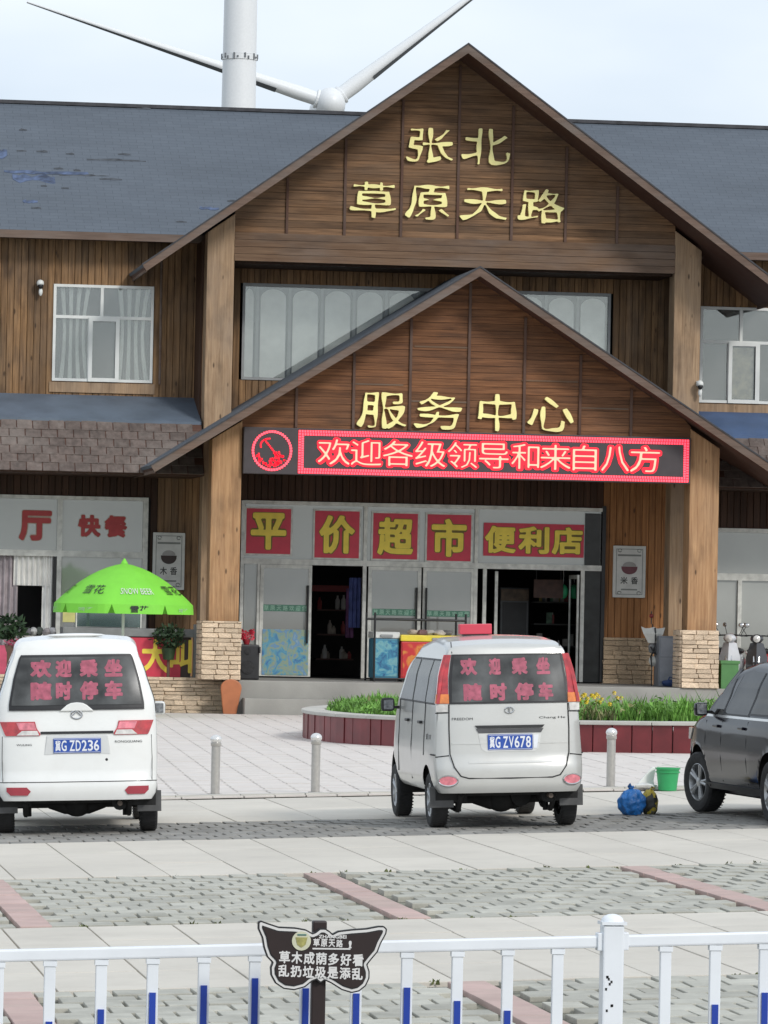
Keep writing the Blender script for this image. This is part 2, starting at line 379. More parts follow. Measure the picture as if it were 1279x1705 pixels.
b2 = pave('grass_paver_strip', 'grass_paver', 35.05, 40.75, 1.4, 11.8, .24, .38, M_grass_paver, .024, .006, .5, redskip(R2), tiltj=.014); redrow(b2, R2, 35.05, 40.75)
pave('concrete_lane', 'concrete_slab', 40.8, 46.35, 1.4, 13.2, .66, 1.85, M_slab, .012, .002)
b1 = pave('grass_paver_strip', 'grass_paver', 46.4, 49.7, 1.6, 13.8, .24, .38, M_old_paver, .022, .004, .5, redskip([]), tiltj=.01)
pave('concrete_lane', 'concrete_slab', 49.75, 54.9, 2.0, 15.0, .9, 2.57, M_slab, .012, .002)
sheet('asphalt_apron', -8, 22, 2, 25.55, -.03, M_ground)
# kerb between lot and plaza
kb = MB()
for i in range(22):
    x0, x1 = 1+i*.75, 1+(i+1)*.75-.012
    kb.ext([(x0, 55.05, gz(x0, 55)-.05), (x1, 55.05, gz(x1, 55)-.05), (x1, 55.05, gz(x1, 55)+.045), (x0, 55.05, gz(x0, 55)+.045)], (0, .16, 0))
kb.build('kerb', M_kerb, kind='structure')
pl = sheet('plaza', -6, 34, 55.15, 90.9, .012, mat('plaza_joint', (.33, .31, .28), .9, var=.25, scale=3), 20, 14)
tb = MB(); random.seed(5)
for j in range(58):
    y = 55.25+j*.61
    for i in range(48):
        x = 3.2+i*.36+(y-55)*.05
        if x < 1.5+(y-55)*.08: continue
        s = gz(x, y)+.028+rnd(-.0025, .0025); a, b = .172, .298
        sx = .033*min(1, max(0, (90-y)/34))
        vs = [(x-a, y-b, s-a*sx), (x+a, y-b, s+a*sx), (x+a, y+b, s+a*sx), (x-a, y+b, s-a*sx)]
        tb.add([(p[0], p[1], p[2]-.02) for p in vs]+vs, [(4, 5, 6, 7), (0, 1, 5, 4), (1, 2, 6, 5), (2, 3, 7, 6), (3, 0, 4, 7)])
tb.build('plaza_tile_field', M_tile, pl, kind='stuff')

# ------------------------------------------------------------------ the service centre building
YP, YC, YW = 91.0, 92.9, 94.5
PZ = .66                                           # platform height
BL = thing('service_center_building', (14.5, YW, 0), 'brown timber clad building with two stacked gables over its entrance', 'building')
XL, XR = 3.4, 24.6
# platform and steps
MB().box(9.98, 25, 90.9, YW+.2, -.1, PZ).build('platform', K['concrete'], BL, bevel=.02)
MB().box(10.3, 20.0, 90.48, 90.898, -.1, .33).build('step', K['concrete'], BL, bevel=.02)
MB().box(XL, 9.976, 91.65, YW+.2, -.1, PZ-.004).build('terrace', K['concrete'], BL)
# shells behind everything
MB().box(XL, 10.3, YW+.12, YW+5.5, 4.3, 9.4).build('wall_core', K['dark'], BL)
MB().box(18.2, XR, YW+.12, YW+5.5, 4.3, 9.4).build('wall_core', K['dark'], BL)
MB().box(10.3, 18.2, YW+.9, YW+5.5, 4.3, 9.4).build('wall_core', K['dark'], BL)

def planks(name, x0, x1, z0, z1, y, w, m, holes=(), th=.03):
    n = max(1, round((x1-x0)/w)); w = (x1-x0)/n
    for i in range(n):
        a, b = x0+i*w, x0+(i+1)*w
        spans = [(z0, z1)]
        for hx0, hx1, hz0, hz1 in holes:
            if hx0-.02 < (a+b)/2 < hx1+.02:
                ns = []
                for s0, s1 in spans:
                    if hz0 > s0+.02: ns.append((s0, min(s1, hz0)))
                    if hz1 < s1-.02: ns.append((max(s0, hz1), s1))
                spans = [s for s in ns if s[1]-s[0] > .02]
        for s0, s1 in spans:
            yy = y+rnd(-.006, .006)
            MB().add([(a+.003, yy+.008, s0), (a+.011, yy, s0), (b-.011, yy, s0), (b-.003, yy+.008, s0), (b-.003, y+th, s0), (a+.003, y+th, s0),
                      (a+.003, yy+.008, s1), (a+.011, yy, s1), (b-.011, yy, s1), (b-.003, yy+.008, s1), (b-.003, y+th, s1), (a+.003, y+th, s1)],
                     [(0, 5, 4, 3, 2, 1), (6, 7, 8, 9, 10, 11)]+[(k, (k+1) % 6, (k+1) % 6+6, k+6) for k in range(6)]).build(name, m, BL)
MB().box(8.4, 10.5, YW+.035, YW+.1, 0, 5).build('wall_core', K['dark'], BL)
MB().box(17.95, 18.9, YW+.035, YW+.1, 0, 5).build('wall_core', K['dark'], BL)
# holes (x0,x1,z0,z1)
W_UL = (6.810, 8.790, 6.427, 8.335)
W_UR = (19.800, 21.586, 6.331, 8.263)
W_AR = (10.556, 17.966, 6.549, 8.463)
SHOP = (10.649, 17.907, 0.682, 4.156)
SH_L = (4.0, 8.757, PZ, 4.164)
SH_R = (20.073, 23.5, PZ, 3.822)
random.seed(11)
planks('wall_plank', XL, XR, 5.9, 9.35, YW, .132, K['wall'], [W_UL, W_UR, W_AR])
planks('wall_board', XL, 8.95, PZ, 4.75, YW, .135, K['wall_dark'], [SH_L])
planks('wall_board', 8.95, 10.6, PZ, 4.75, YW, .135, K['wall'], [SHOP])
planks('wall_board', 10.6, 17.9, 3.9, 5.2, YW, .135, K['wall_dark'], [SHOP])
planks('wall_board', 17.9, 19.75, PZ, 5.2, YW, .135, K['wall_warm'], [SHOP, SH_R])
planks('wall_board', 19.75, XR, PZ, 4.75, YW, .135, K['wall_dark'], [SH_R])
# sill boards under the upper windows
MB().box(W_UL[0]-.05, W_UL[1]+.05, YW-.03, YW+.02, W_UL[2]-.22, W_UL[2]-.02).build('sill_board', K['column'], BL)
MB().box(W_UR[0]-.02, W_UR[1], YW-.03, YW+.02, W_UR[2]-.24, W_UR[2]-.02).build('sill_board', K['column'], BL)

# square timber columns: two-storey pair and the porch pair
def rz_up(x): return 13.0-abs(x-14.52)*math.tan(rad(35.6))
def rz_po(x): return 8.587-abs(x-14.61)*math.tan(rad(32.3))
def post(name, x0, x1, y0, y1, z0, rz, m):
    a, b = rz(x0)-.2, rz(x1)-.2
    MB().add([(x0, y0, z0), (x1, y0, z0), (x1, y1, z0), (x0, y1, z0), (x0, y0, a), (x1, y0, b), (x1, y1, b), (x0, y1, a)],
             [(0, 3, 2, 1), (4, 5, 6, 7), (0, 1, 5, 4), (1, 2, 6, 5), (2, 3, 7, 6), (3, 0, 4, 7)]).build(name, m, BL, bevel=.018)
for x0, x1 in ((9.665, 10.2), (18.935, 19.47)):
    post('column', x0, x1, YC, YC+.52, PZ, rz_up, K['column'])
for x0, x1 in ((9.636, 10.211), (18.922, 19.501)):
    post('post', x0, x1, YP, YP+.55, PZ, rz_po, K['post'])
# dark return boards linking column and wall under the roof
for x in (9.62, 19.47):
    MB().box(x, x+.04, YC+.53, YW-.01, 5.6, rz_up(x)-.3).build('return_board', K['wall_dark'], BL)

def gable(name, m, xa, xb, zb, rz, apex, y, h, drop):
    z = zb; i = 0; sl = (rz(apex)-rz(apex+1))
    while z < rz(apex)-drop-.04:
        z1 = z+h-.006
        def lim(zz): return (rz(apex)-drop-zz)/sl
        l0, l1 = apex-lim(z), apex+lim(z); u0, u1 = apex-max(0, lim(z1)), apex+max(0, lim(z1))
        if lim(z1) < 0: z1 = rz(apex)-drop
        p = [(max(xa, l0), z), (min(xb, l1), z), (min(xb, u1), z1), (max(xa, u0), z1)]
        yy = y+rnd(-.004, .004)
        MB().xz(p, yy, y+.03).build(name, m, BL)
        z += h; i += 1
random.seed(3)
gable('gable_plank', K['gable'], 10.2, 18.94, 9.34, rz_up, 14.52, YC+.05, .135, .1)
gable('porch_gable_plank', K['porch_gable'], 10.2, 18.94, 4.62, rz_po, 14.61, YP+.07, .135, .1)
MB().xz([(10.2, 8.8), (18.94, 8.8), (18.94, rz_up(18.94)-.15), (14.52, rz_up(14.52)-.15), (10.2, rz_up(10.2)-.15)], YC+.1, YC+.2).build('gable_backing', K['dark'], BL)
MB().xz([(10.2, 4.65), (18.94, 4.65), (18.94, rz_po(18.94)-.15), (14.61, rz_po(14.61)-.15), (10.2, rz_po(10.2)-.15)], YP+.102, YP+.13).build('gable_backing', K['dark'], BL)
# beam of three planks across the upper gable
for k in range(4): MB().box(10.2, 18.935, YC-.01+.006*(k % 2), YC+.1, 8.79+k*.14, 8.79+k*.14+.133).build('beam_plank', K['beam'], BL)
for px in (11.217, 12.350, 13.464, 14.582, 15.656, 16.733, 17.765):
    MB().box(px-.025, px+.025, YC+.012, YC+.05, 9.35, rz_up(px)-.2).build('batten', K['batten'], BL)
for px in (11.245, 12.344, 13.435, 14.568, 15.652, 16.747, 17.752):
    MB().box(px-.025, px+.025, YP+.03, YP+.07, 5.5, rz_po(px)-.2).build('batten', K['batten'], BL)
for a, b, z in ((11.6, 12.9, 11.15), (13.4, 15.6, 11.2), (15.6, 16.8, 10.3), (11.2, 12.4, 10.2)):
    if rz_up(a) > z+.3 and rz_up(b) > z+.3: MB().box(a, b, YC+.03, YC+.05, z, z+.025).build('batten', K['gable'], BL)
for a, b, z in ((12.3, 13.3, 6.35), (13.5, 14.55, 7.1), (13.45, 14.6, 6.05), (16.75, 17.7, 6.0), (15.6, 16.7, 6.5)):
    MB().box(a, b, YP+.055, YP+.07, z, z+.03).build('batten', K['beam'], BL)

# roofs
def shingle_mat(name, col, hi):
    m, n, l, b = NT(name); b.inputs['Roughness'].default_value = .75
    t = n.new('ShaderNodeTexCoord'); mp = n.new('ShaderNodeMapping')
    l.new(t.outputs['Object'], mp.inputs['Vector'])
    br = n.new('ShaderNodeTexBrick'); br.inputs['Scale'].default_value = 1; br.inputs['Brick Width'].default_value = .33; br.inputs['Row Height'].default_value = .145
    br.inputs['Mortar Size'].default_value = .006; br.inputs['Color1'].default_value = col+(1,); br.inputs['Color2'].default_value = hi+(1,)
    br.inputs['Mortar'].default_value = tuple(c*.7 for c in col)+(1,)
    l.new(mp.outputs[0], br.inputs['Vector'])
    no = n.new('ShaderNodeTexNoise'); no.inputs['Scale'].default_value = .7; no.inputs['Detail'].default_value = 8; no.inputs['Roughness'].default_value = .65
    m2 = n.new('ShaderNodeMapping'); m2.inputs['Scale'].default_value = (.5, 1.6, 1.6); l.new(t.outputs['Object'], m2.inputs['Vector']); l.new(m2.outputs[0], no.inputs['Vector'])
    mr = n.new('ShaderNodeMapRange'); mr.inputs['To Min'].default_value = .72; mr.inputs['To Max'].default_value = 1.3; l.new(no.outputs['Fac'], mr.inputs['Value'])
    h = n.new('ShaderNodeHueSaturation'); l.new(br.outputs['Color'], h.inputs['Color']); l.new(mr.outputs[0], h.inputs['Value'])
    l.new(h.outputs[0], b.inputs['Base Color'])
    bp = n.new('ShaderNodeBump'); bp.inputs['Strength'].default_value = .3; bp.inputs['Distance'].default_value = .012
    l.new(br.outputs['Fac'], bp.inputs['Height']); bp.invert = True; l.new(bp.outputs[0], b.inputs['Normal'])
    return m
K['roof'] = shingle_mat('grey_roof_felt', (.085, .102, .125), (.094, .112, .136))
K['roof_dark'] = mat('roof_edge', (.05, .05, .055), .8, var=.3)
K['tarp'] = mat('grey_blue_roof_sheet', (.10, .128, .165), .6, var=.2, scale=1.5, bump=.1, bscale=6)
K['tarp_blue'] = mat('blue_roof_sheet', (.055, .10, .20), .55, var=.2, scale=1.5, bump=.1, bscale=6)
K['shingle'] = mat('brown_shingle', (.115, .088, .076), .85, var=.3, scale=9, bump=.3, bscale=40, rand=.14, world=True, stain=.75, scol=(.25, .22, .195))
YE, YR, ZE, ZR = 93.9, 99.5, 9.28, 12.34
s_len = math.hypot(YR-YE, ZR-ZE); pit = math.atan2(ZR-ZE, YR-YE)
for a, b in ((XL, 14.4), (14.6, XR)):
    o = inst(MB().box(0, b-a, 0, s_len, 0, .06).mesh('main_roof', K['roof']), 'main_roof', BL, (a, YE, ZE), (pit, 0, 0))
    MB().box(a, b, YE-.03, YE-.002, ZE-.1, ZE+.05).build('eave_board', K['fascia'], BL)
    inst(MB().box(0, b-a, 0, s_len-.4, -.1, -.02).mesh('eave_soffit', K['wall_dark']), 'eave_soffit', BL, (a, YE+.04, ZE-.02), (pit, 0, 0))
    MB().box(a, b, YR-.12, YR+.12, ZR+.03, ZR+.1).build('ridge_cap', K['roof_dark'], BL)
    MB().box(a, b, YR+.1, YR+.16, 9, ZR+.02).build('rear_wall', K['dark'], BL)
def gable_roof(tag, apx, rz, half, y0, y1, yo, halfl=None):
    th = math.atan2(rz(apx)-rz(apx+1), 1); nx, nz = math.sin(th), math.cos(th)
    for s in (-1, 1):
        hf = halfl if s < 0 and halfl else half
        A = Vector((apx, 0, rz(apx))); T = Vector((apx+s*hf, 0, rz(apx+hf))); N = Vector((s*nx, 0, nz))
        def quad(t0, t1): return [A+N*t0 if 0 else Vector((apx, 0, rz(apx)+t0/nz)), T+N*t0, T+N*t1, Vector((apx, 0, rz(apx)+t1/nz))]
        def slab(nm, t0, t1, ya, yb, m):
            MB().ext([(p.x, ya, p.z) for p in quad(t0, t1)], (0, yb-ya, 0)).build(nm, m, BL)
        slab(tag+'_deck', -.03, .03, y0+.032, y1, K['roof'])
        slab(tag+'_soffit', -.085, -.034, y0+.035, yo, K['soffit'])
        slab('fascia', -.125, .012, y0-.005, y0+.03, K['fascia'])
        slab('roof_edge', .013, .04, y0-.02, y0+.03, K['roof_dark'])
        # eave board along the low edge
        e = T-N*.085; MB().box(min(e.x, e.x-s*.03), max(e.x, e.x-s*.03), y0+.03, yo, e.z-.05, e.z+.08).build('eave_trim', K['fascia'], BL)
gable_roof('gable_roof', 14.52, rz_up, 6.5, 91.6, 100.4, 94.45, 6.22)
gable_roof('porch_roof', 14.61, rz_po, 6.2, 90.2, 94.5, 94.45)
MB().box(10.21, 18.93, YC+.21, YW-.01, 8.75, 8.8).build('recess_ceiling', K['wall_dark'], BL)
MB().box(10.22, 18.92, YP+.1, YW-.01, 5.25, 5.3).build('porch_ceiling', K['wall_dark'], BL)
# torn roofing on the left: blue underlay and curled flaps
random.seed(21)
def on_roof(px, t, dz=.075): return Vector((px, YE+(YR-YE)*t, ZE+(ZR-ZE)*t+dz))
M_ul = mat('blue_underlay', (.06, .085, .15), .75, var=.6, scale=7)
def ragged(w, d, n=9):
    lo = [(w*i/n, -rnd(0, d*.5) if 0 < i < n else 0) for i in range(n+1)]; hi = [(w*i/n+rnd(-.02, .02), d*(.35+rnd(0, .65))) for i in range(n, -1, -1)]
    return lo+hi
for x0, w, t, d in ((5.5, .5, .57, .5), (5.9, 1.7, .435, .13), (6.05, 1.2, .38, .34), (6.2, .3, .21, .12), (9.7, .4, .2, .12)):
    inst(MB().ext([(x, y, .0605) for x, y in ragged(w, d)], (0, 0, .006)).mesh('underlay_patch', M_ul), 'underlay_patch', BL, on_roof(x0, t, 0), (pit, 0, rnd(-.02, .02)))
M_flap = mat('curled_felt', (.06, .068, .08), .8, var=.4)
def flap(w):
    n = max(3, int(w/.09)); rows = [[], [], []]
    for i in range(n+1):
        u = i/n; h = .035*rnd(.3, 1.2)*math.sin(math.pi*min(.92, max(.08, u)))
        rows[0].append((w*u, rnd(-.01, .01), .063)); rows[1].append((w*u+rnd(-.01, .01), .035, .066+h)); rows[2].append((w*u, .07+rnd(-.02, .02), .064+h*.4))
    return MB().grid(rows)
for x0, w, t in ((6.3, .16, .77), (6.2, .2, .60), (6.6, .22, .6), (7.2, .16, .59), (7.6, 1.2, .55), (8.25, .25, .6), (7.0, 1.4, .42), (7.8, .45, .4), (6.6, .12, .33), (7.0, .15, .32), (7.3, .14, .46), (6.9, .2, .47), (10.3, .22, .26), (10.2, .4, .2), (6.35, .2, .16), (8.8, .3, .98), (12.3, .4, .99), (9.2, .2, .09)):
    inst(flap(w).mesh('loose_flap', M_flap), 'loose_flap', BL, on_roof(x0, t, 0), (pit, 0, rnd(-.05, .05)))

# awnings: sheet on top, brown shingle face in front
def awning(x0, x1, m, cut=None):
    MB().ext([(x0, YW-.005, 6.1), (x0, YW-.005, 6.16), (x0, 93.0, 5.63), (x0, 93.0, 5.57)], (x1-x0, 0, 0)).build('awning_sheet', m, BL)
    MB().ext([(x0, 93.0, 5.56), (x0, 93.02, 5.60), (x0, 92.23, 4.62), (x0, 92.25, 4.58)], (x1-x0, 0, 0)).build('awning_board', K['soffit'], BL)
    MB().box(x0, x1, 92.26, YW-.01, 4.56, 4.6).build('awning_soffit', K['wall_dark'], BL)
    sl = math.hypot(.79, .98); rows = 6
    for r in range(rows):
        t = (r+.0)/rows; n = int((x1-x0)/.3)
        for i in range(n):
            x = x0+i*(x1-x0)/n+(.15 if r % 2 else 0); w = .29
            if x+w > x1: continue
            p = Vector((x, 92.2+.79*t, 4.585+.98*t))
            inst(SH_ME, 'shingle', BL, p, (math.atan2(.98, .79)-.05+rnd(-.03, .03), 0, rnd(-.02, .02)))
SH_ME = MB().box(0, .292, 0, .25, .004, .018).mesh('shingle', K['shingle'], bevel=.004)
awning(XL, 9.63, K['tarp'])
awning(19.75, XR, K['tarp_blue'])
MB().tube([((8.915, 94.400, 8.919)), ((8.926, 94.400, 7.828)), ((8.932, 94.400, 6.405))], .025).build('drain_pipe', K['fascia'], BL)

# windows ------------------------------------------------------------
def window(x0, x1, z0, z1, bars_h, bars_v, sash=None, y=YW, frm='white_frame', pane='pane_up', fw_=.055, name='window'):
    f = MB(); f.box(x0, x0+fw_, y-.03, y+.05, z0, z1); f.box(x1-fw_, x1, y-.03, y+.05, z0, z1)
    f.box(x0+fw_, x1-fw_, y-.03, y+.05, z0, z0+fw_); f.box(x0+fw_, x1-fw_, y-.03, y+.05, z1-fw_, z1)
    for z, a, b in bars_h: f.box(a, b, y-.025, y+.045, z-.03, z+.03)
    for x, a, b in bars_v: f.box(x-.03, x+.03, y-.028, y+.045, a, b)
    w = f.build(name, K[frm], BL)
    MB().box(x0+fw_, x1-fw_, y+.01, y+.02, z0+fw_, z1-fw_).build('pane', K[pane], w)
    if sash:
        a, b, c, d = sash; s = MB(); t = .075
        s.box(a, a+t, y-.06, y-.031, c, d); s.box(b-t, b, y-.06, y-.031, c, d); s.box(a+t, b-t, y-.06, y-.031, c, c+t); s.box(a+t, b-t, y-.06, y-.031, d-t, d)
        s.build('sash', K['white_frame'], w)
    return w
def curtain_rows(x0, x1, z0, z1, y, amp, waves, gather=0.):
    n = 60; rows = []
    for j in range(7):
        v = j/6; r = []
        for i in range(n+1):
            u = i/n
            uu = u+(gather*(.5-u)*math.sin(math.pi*v) if gather else 0)
            r.append((x0+(x1-x0)*uu, y+amp*math.sin(u*waves*2*math.pi+math.sin(v*3)*.4), z0+(z1-z0)*v))
        rows.append(r)
    return rows
x0, x1, z0, z1 = W_UL; zm = 7.694
w = window(x0, x1, z0, z1, [(zm, x0, x1)], [(7.767, zm, z1), (7.527, z0, zm), (8.096, z0, zm)], (7.515, 8.120, z0, zm))
MB().grid(curtain_rows(x0+.05, x0+.75, z0, z1, YW+.12, .012, 4, .3)).build('curtain', K['curtain'], w, smooth=True)
MB().grid(curtain_rows(x1-.8, x1-.05, z0, z1, YW+.12, .012, 4, .3)).build('curtain', K['curtain'], w, smooth=True)
MB().box(x0, x1, YW+.2, YW+.22, z0, z1).build('blind', mat('pale_blind', (.52, .525, .50), .8, var=.2, scale=2), w)
x0, x1, z0, z1 = W_UR; zm = 7.557
w = window(x0, x1, z0, z1, [(zm, x0, x1)], [(20.636, zm, z1), (20.396, z0, zm), (21.000, z0, zm)], (20.384, 21.012, z0, zm))
MB().box(x0, x1, YW+.2, YW+.22, z0, z1).build('blind', mat('pale_blind', (.52, .525, .50), .8, var=.2, scale=2), w)
MB().box(20.470, 20.914, YW+.05, YW+.07, z0+.1, zm-.1).build('patterned_blind', mat('patterned_blind', (.40, .33, .21), .8, var=.6, scale=7), w)
# long window with arched drapes
x0, x1, z0, z1 = W_AR
f = MB(); f.box(x0, x0+.05, YW-.02, YW+.06, z0, z1); f.box(x1-.05, x1, YW-.02, YW+.06, z0, z1); f.box(x0+.05, x1-.05, YW-.02, YW+.06, z1-.06, z1); f.box(x0+.05, x1-.05, YW-.02, YW+.06, z0, z0+.05)
w = f.build('window', K['grey_frame'], BL)
MB().box(x0+.05, x1-.05, YW+.02, YW+.03, z0+.05, z1-.06).build('pane', K['pane_arch'], w)
MB().box(x0+.05, x1-.05, YW+.16, YW+.18, z0, z1).build('valance', K['curtain_dim'], w)
p = .645; a = x0+.06-.4
while a < x1:
    q0, q1 = max(a+.07, x0+.06), min(a+p-.07, x1-.06)
    if q1-q0 > .08:
        c, h = (q0+q1)/2, (q1-q0)/2
        zt = z1-.28
        poly = [(q0, z0+.06), (q1, z0+.06)]+[(c+h*math.cos(t*math.pi/10), zt+.18*math.sin(t*math.pi/10)) for t in range(11)]
        MB().xz(poly, YW+.12, YW+.15).build('drape', K['curtain'], w)
    MB().box(a+p-.03, a+p+.03, YW+.085, YW+.115, z0+.06, z1-.07).build('mullion', K['grey_frame'], w) if x0 < a+p < x1-.1 else None
    a += p

# shopfront ----------------------------------------------------------
sx0, sx1, sz0, sz1 = SHOP
ZT = 2.960                               # transom
fr = MB(); Y0, Y1 = YW-.05, YW+.06
def vbar(x, z0, z1, w=.07): fr.box(x-w/2, x+w/2, Y0, Y1, z0, z1)
def hbar(x0, x1, z, w=.07): fr.box(x0, x1, Y0+.004, Y1-.004, z-w/2, z+w/2)
for px in (10.652, 13.098, 15.333): vbar(px, sz0, sz1)
hbar(sx0, sx1, sz1-.03); hbar(sx0, sx1, ZT, .11)
vbar(10.982, sz0, ZT, .05)
fr.build('shop_frame', K['alu'], BL)
MB().box(sx0+.05, sx1-.05, YW+.015, YW+.02, ZT+.05, sz1-.06).build('transom_pane', K['pane_film'], BL)
MB().box(10.683+.02, 10.982, YW+.015, YW+.02, sz0, ZT-.05).build('pane', K['pane_door'], BL)
def door(x0, x1, ya=0., hinge=None):
    d = MB(); t = .07; z0, z1 = sz0+.01, ZT-.06
    d.box(x0, x0+t, YW-.03, YW+.02, z0, z1); d.box(x1-t, x1, YW-.03, YW+.02, z0, z1); d.box(x0+t, x1-t, YW-.03, YW+.02, z0, z0+.12); d.box(x0+t, x1-t, YW-.03, YW+.02, z1-t, z1)
    o = d.build('glass_door', K['alu'], BL)
    MB().box(x0+t, x1-t, YW-.008, YW-.002, z0+.12, z1-t).build('pane', K['pane_door'], o)
    return o
D1 = door(11.018, 12.048)
D2 = door(13.178, 14.239); D3 = door(14.275, 15.315)
for d, px in ((D1, 11.964), (D2, 14.142), (D3, 14.335)):
    MB().tube([(px, YW-.09, 1.35), (px, YW-.09, 2.5)], .022).build('handle', K['black'], d)
M_dk_glass = mat('dark_side_glass', (.02, .022, .022), .15, var=.4, scale=4, spec=.3)
MB().box(17.531, 17.848, YW-.02, YW+.005, ZT+.05, sz1-.1).build('side_pane', M_dk_glass, BL)
# open leaf swung inwards on the right, and dark jambs
MB().box(15.485, 15.557, YW-.02, YW+.04, sz0, ZT).build('door_jamb', K['alu'], BL)
MB().box(15.764, 15.824, YW+.2, YW+.26, sz0, ZT-.1).build('door_jamb', K['alu'], BL)
MB().box(17.466, 17.539, YW-.02, YW+.04, sz0, ZT).build('door_jamb', K['alu'], BL)
MB().box(17.539, 17.881, YW+.0, YW+.012, sz0, ZT).build('side_pane', M_dk_glass, BL)
MB().box(17.874, 17.947, YW-.06, YW+.04, sz0, sz1+.05).build('door_jamb', K['black'], BL)
# interior room
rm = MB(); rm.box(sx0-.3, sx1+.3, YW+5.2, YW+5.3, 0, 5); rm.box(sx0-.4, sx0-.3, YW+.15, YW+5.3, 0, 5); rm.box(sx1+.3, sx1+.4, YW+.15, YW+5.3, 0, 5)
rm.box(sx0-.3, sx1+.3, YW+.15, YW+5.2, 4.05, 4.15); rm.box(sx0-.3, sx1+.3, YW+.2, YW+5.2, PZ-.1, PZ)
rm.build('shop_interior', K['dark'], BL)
# left shopfront
lx0, lx1, lz0, lz1 = SH_L
f = MB()
for px in (lx1-.04, 7.026, 4.04): f.box(px-.05, px+.05, YW-.05, YW+.06, lz0, lz1)
f.box(4.0, lx1, YW-.045, YW+.05, lz1-.07, lz1); ZL = 3.029; f.box(4.0, lx1, YW-.045, YW+.05, ZL-.06, ZL+.06)
f.build('shop_frame', K['alu'], BL)
MB().box(4.0, lx1-.05, YW+.015, YW+.02, ZL+.05, lz1-.06).build('transom_pane', K['pane_film'], BL)
MB().box(7.085, lx1-.05, YW+.015, YW+.02, lz0, ZL-.05).build('pane', K['pane_film'], BL)
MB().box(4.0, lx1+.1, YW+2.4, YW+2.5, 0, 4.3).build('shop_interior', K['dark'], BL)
cu = MB(); cu.grid(curtain_rows(5.648, 6.237, PZ, ZL-.05, YW+.1, .04, 5)); cu.build('curtain', mat('pinkish_curtain', (.42, .37, .38), .9, var=.2), BL, smooth=True)
MB().grid(curtain_rows(6.143, 6.874, 2.386, ZL-.05, YW+.06, .04, 7)).build('curtain', K['curtain'], BL, smooth=True)
MB().grid(curtain_rows(6.709, 6.921, PZ, ZL-.05, YW+.05, .03, 2)).build('curtain', K['curtain'], BL, smooth=True)
MB().box(6.921, 6.981, YW-.06, YW-.02, PZ, ZL-.06).build('door_jamb', K['black'], BL)
# right shopfront
rx0, rx1, rz0_, rz1_ = SH_R; ZQ = 2.846
f = MB(); f.box(rx0, rx1, YW-.045, YW+.05, rz1_-.08, rz1_); f.box(rx0, rx1, YW-.045, YW+.05, ZQ-.07, ZQ+.07)
for x in (rx0+.05, 20.705, rx1-.05): f.box(x-.04, x+.04, YW-.05, YW+.055, rz0_, ZQ-.07 if x > rx0+.1 and x < rx1-.1 else rz1_)
f.build('shop_frame', K['alu'], BL)
MB().box(rx0, rx1, YW+.015, YW+.02, rz0_, rz1_-.05).build('transom_pane', K['pane_film'], BL)
MB().box(18.3, XR, YW+.2, YW+.25, 0, 4.4).build('shop_backing', K['dark'], BL)

# stone cladding ------------------------------------------------------
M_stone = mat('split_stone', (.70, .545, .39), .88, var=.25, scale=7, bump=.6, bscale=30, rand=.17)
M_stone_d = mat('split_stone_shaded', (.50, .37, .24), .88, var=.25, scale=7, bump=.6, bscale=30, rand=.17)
M_mortar = mat('mortar', (.42, .33, .24), .9, var=.2)
random.seed(8)
ST_ME = []
for k in range(6):
    mb = MB(); mb.box(-.5, .5, -.5, .5, -.5, .5)
    v = [(x*(1+rnd(-.12, .12)), y+(rnd(-.35, .2) if y < 0 else 0), z*(1+rnd(-.15, .15))) for x, y, z in mb.v]; mb.v = v
    ST_ME.append(mb.mesh('stone', M_stone, bevel=.06))
def stones(x0, x1, z0, z1, y, m, parent, wmin=.17, wmax=.34, h=.092, ang=0., ox=None, nm='stone'):
    MB().box(x0+.01, x1-.01, y+.012, y+.06, z0, z1-.01).build('mortar_bed', M_mortar, parent) if ang == 0 else None
    z = z0
    while z < z1-.03:
        hh = min(h*rnd(.75, 1.25), z1-z); x = x0
        while x < x1-.02:
            w = min(rnd(wmin, wmax), x1-x)
            if x1-x-w < .06: w = x1-x
            me = random.choice(ST_ME)
            if ang == 0: o = inst(me, nm, parent, (x+w/2, y+.01, z+hh/2), (0, 0, 0), (w-.012, .06, hh-.012))
            else: o = inst(me, nm, parent, (ox, x+w/2, z+hh/2), (0, 0, ang), (w-.012, .06, hh-.012))
            o.material_slots[0].link = 'OBJECT'; o.material_slots[0].material = m
            x += w
        z += hh
PBZ = 1.778
for x0, x1 in ((9.50, 10.26), (18.80, 19.53)):
    pb = MB().box(x0+.03, x1-.03, YP-.08, YP+.62, PZ-.0, PBZ).build('pillar_base', M_mortar, BL)
    stones(x0, x1, PZ, PBZ, YP-.12, M_stone, pb)
    stones(YP-.08, YP+.6, PZ, PBZ, 0, M_stone, pb, ang=math.pi/2, ox=x0)
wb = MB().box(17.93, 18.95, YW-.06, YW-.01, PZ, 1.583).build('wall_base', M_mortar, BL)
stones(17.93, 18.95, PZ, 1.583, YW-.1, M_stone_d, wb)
tw = MB().box(XL, 9.975, 91.44, 91.7, -.1, PZ+.02).build('terrace_wall', M_mortar, BL)
stones(5.6, 9.975, 0, PZ+.03, 91.40, M_stone, tw, .18, .38, .085, nm='wall_stone')

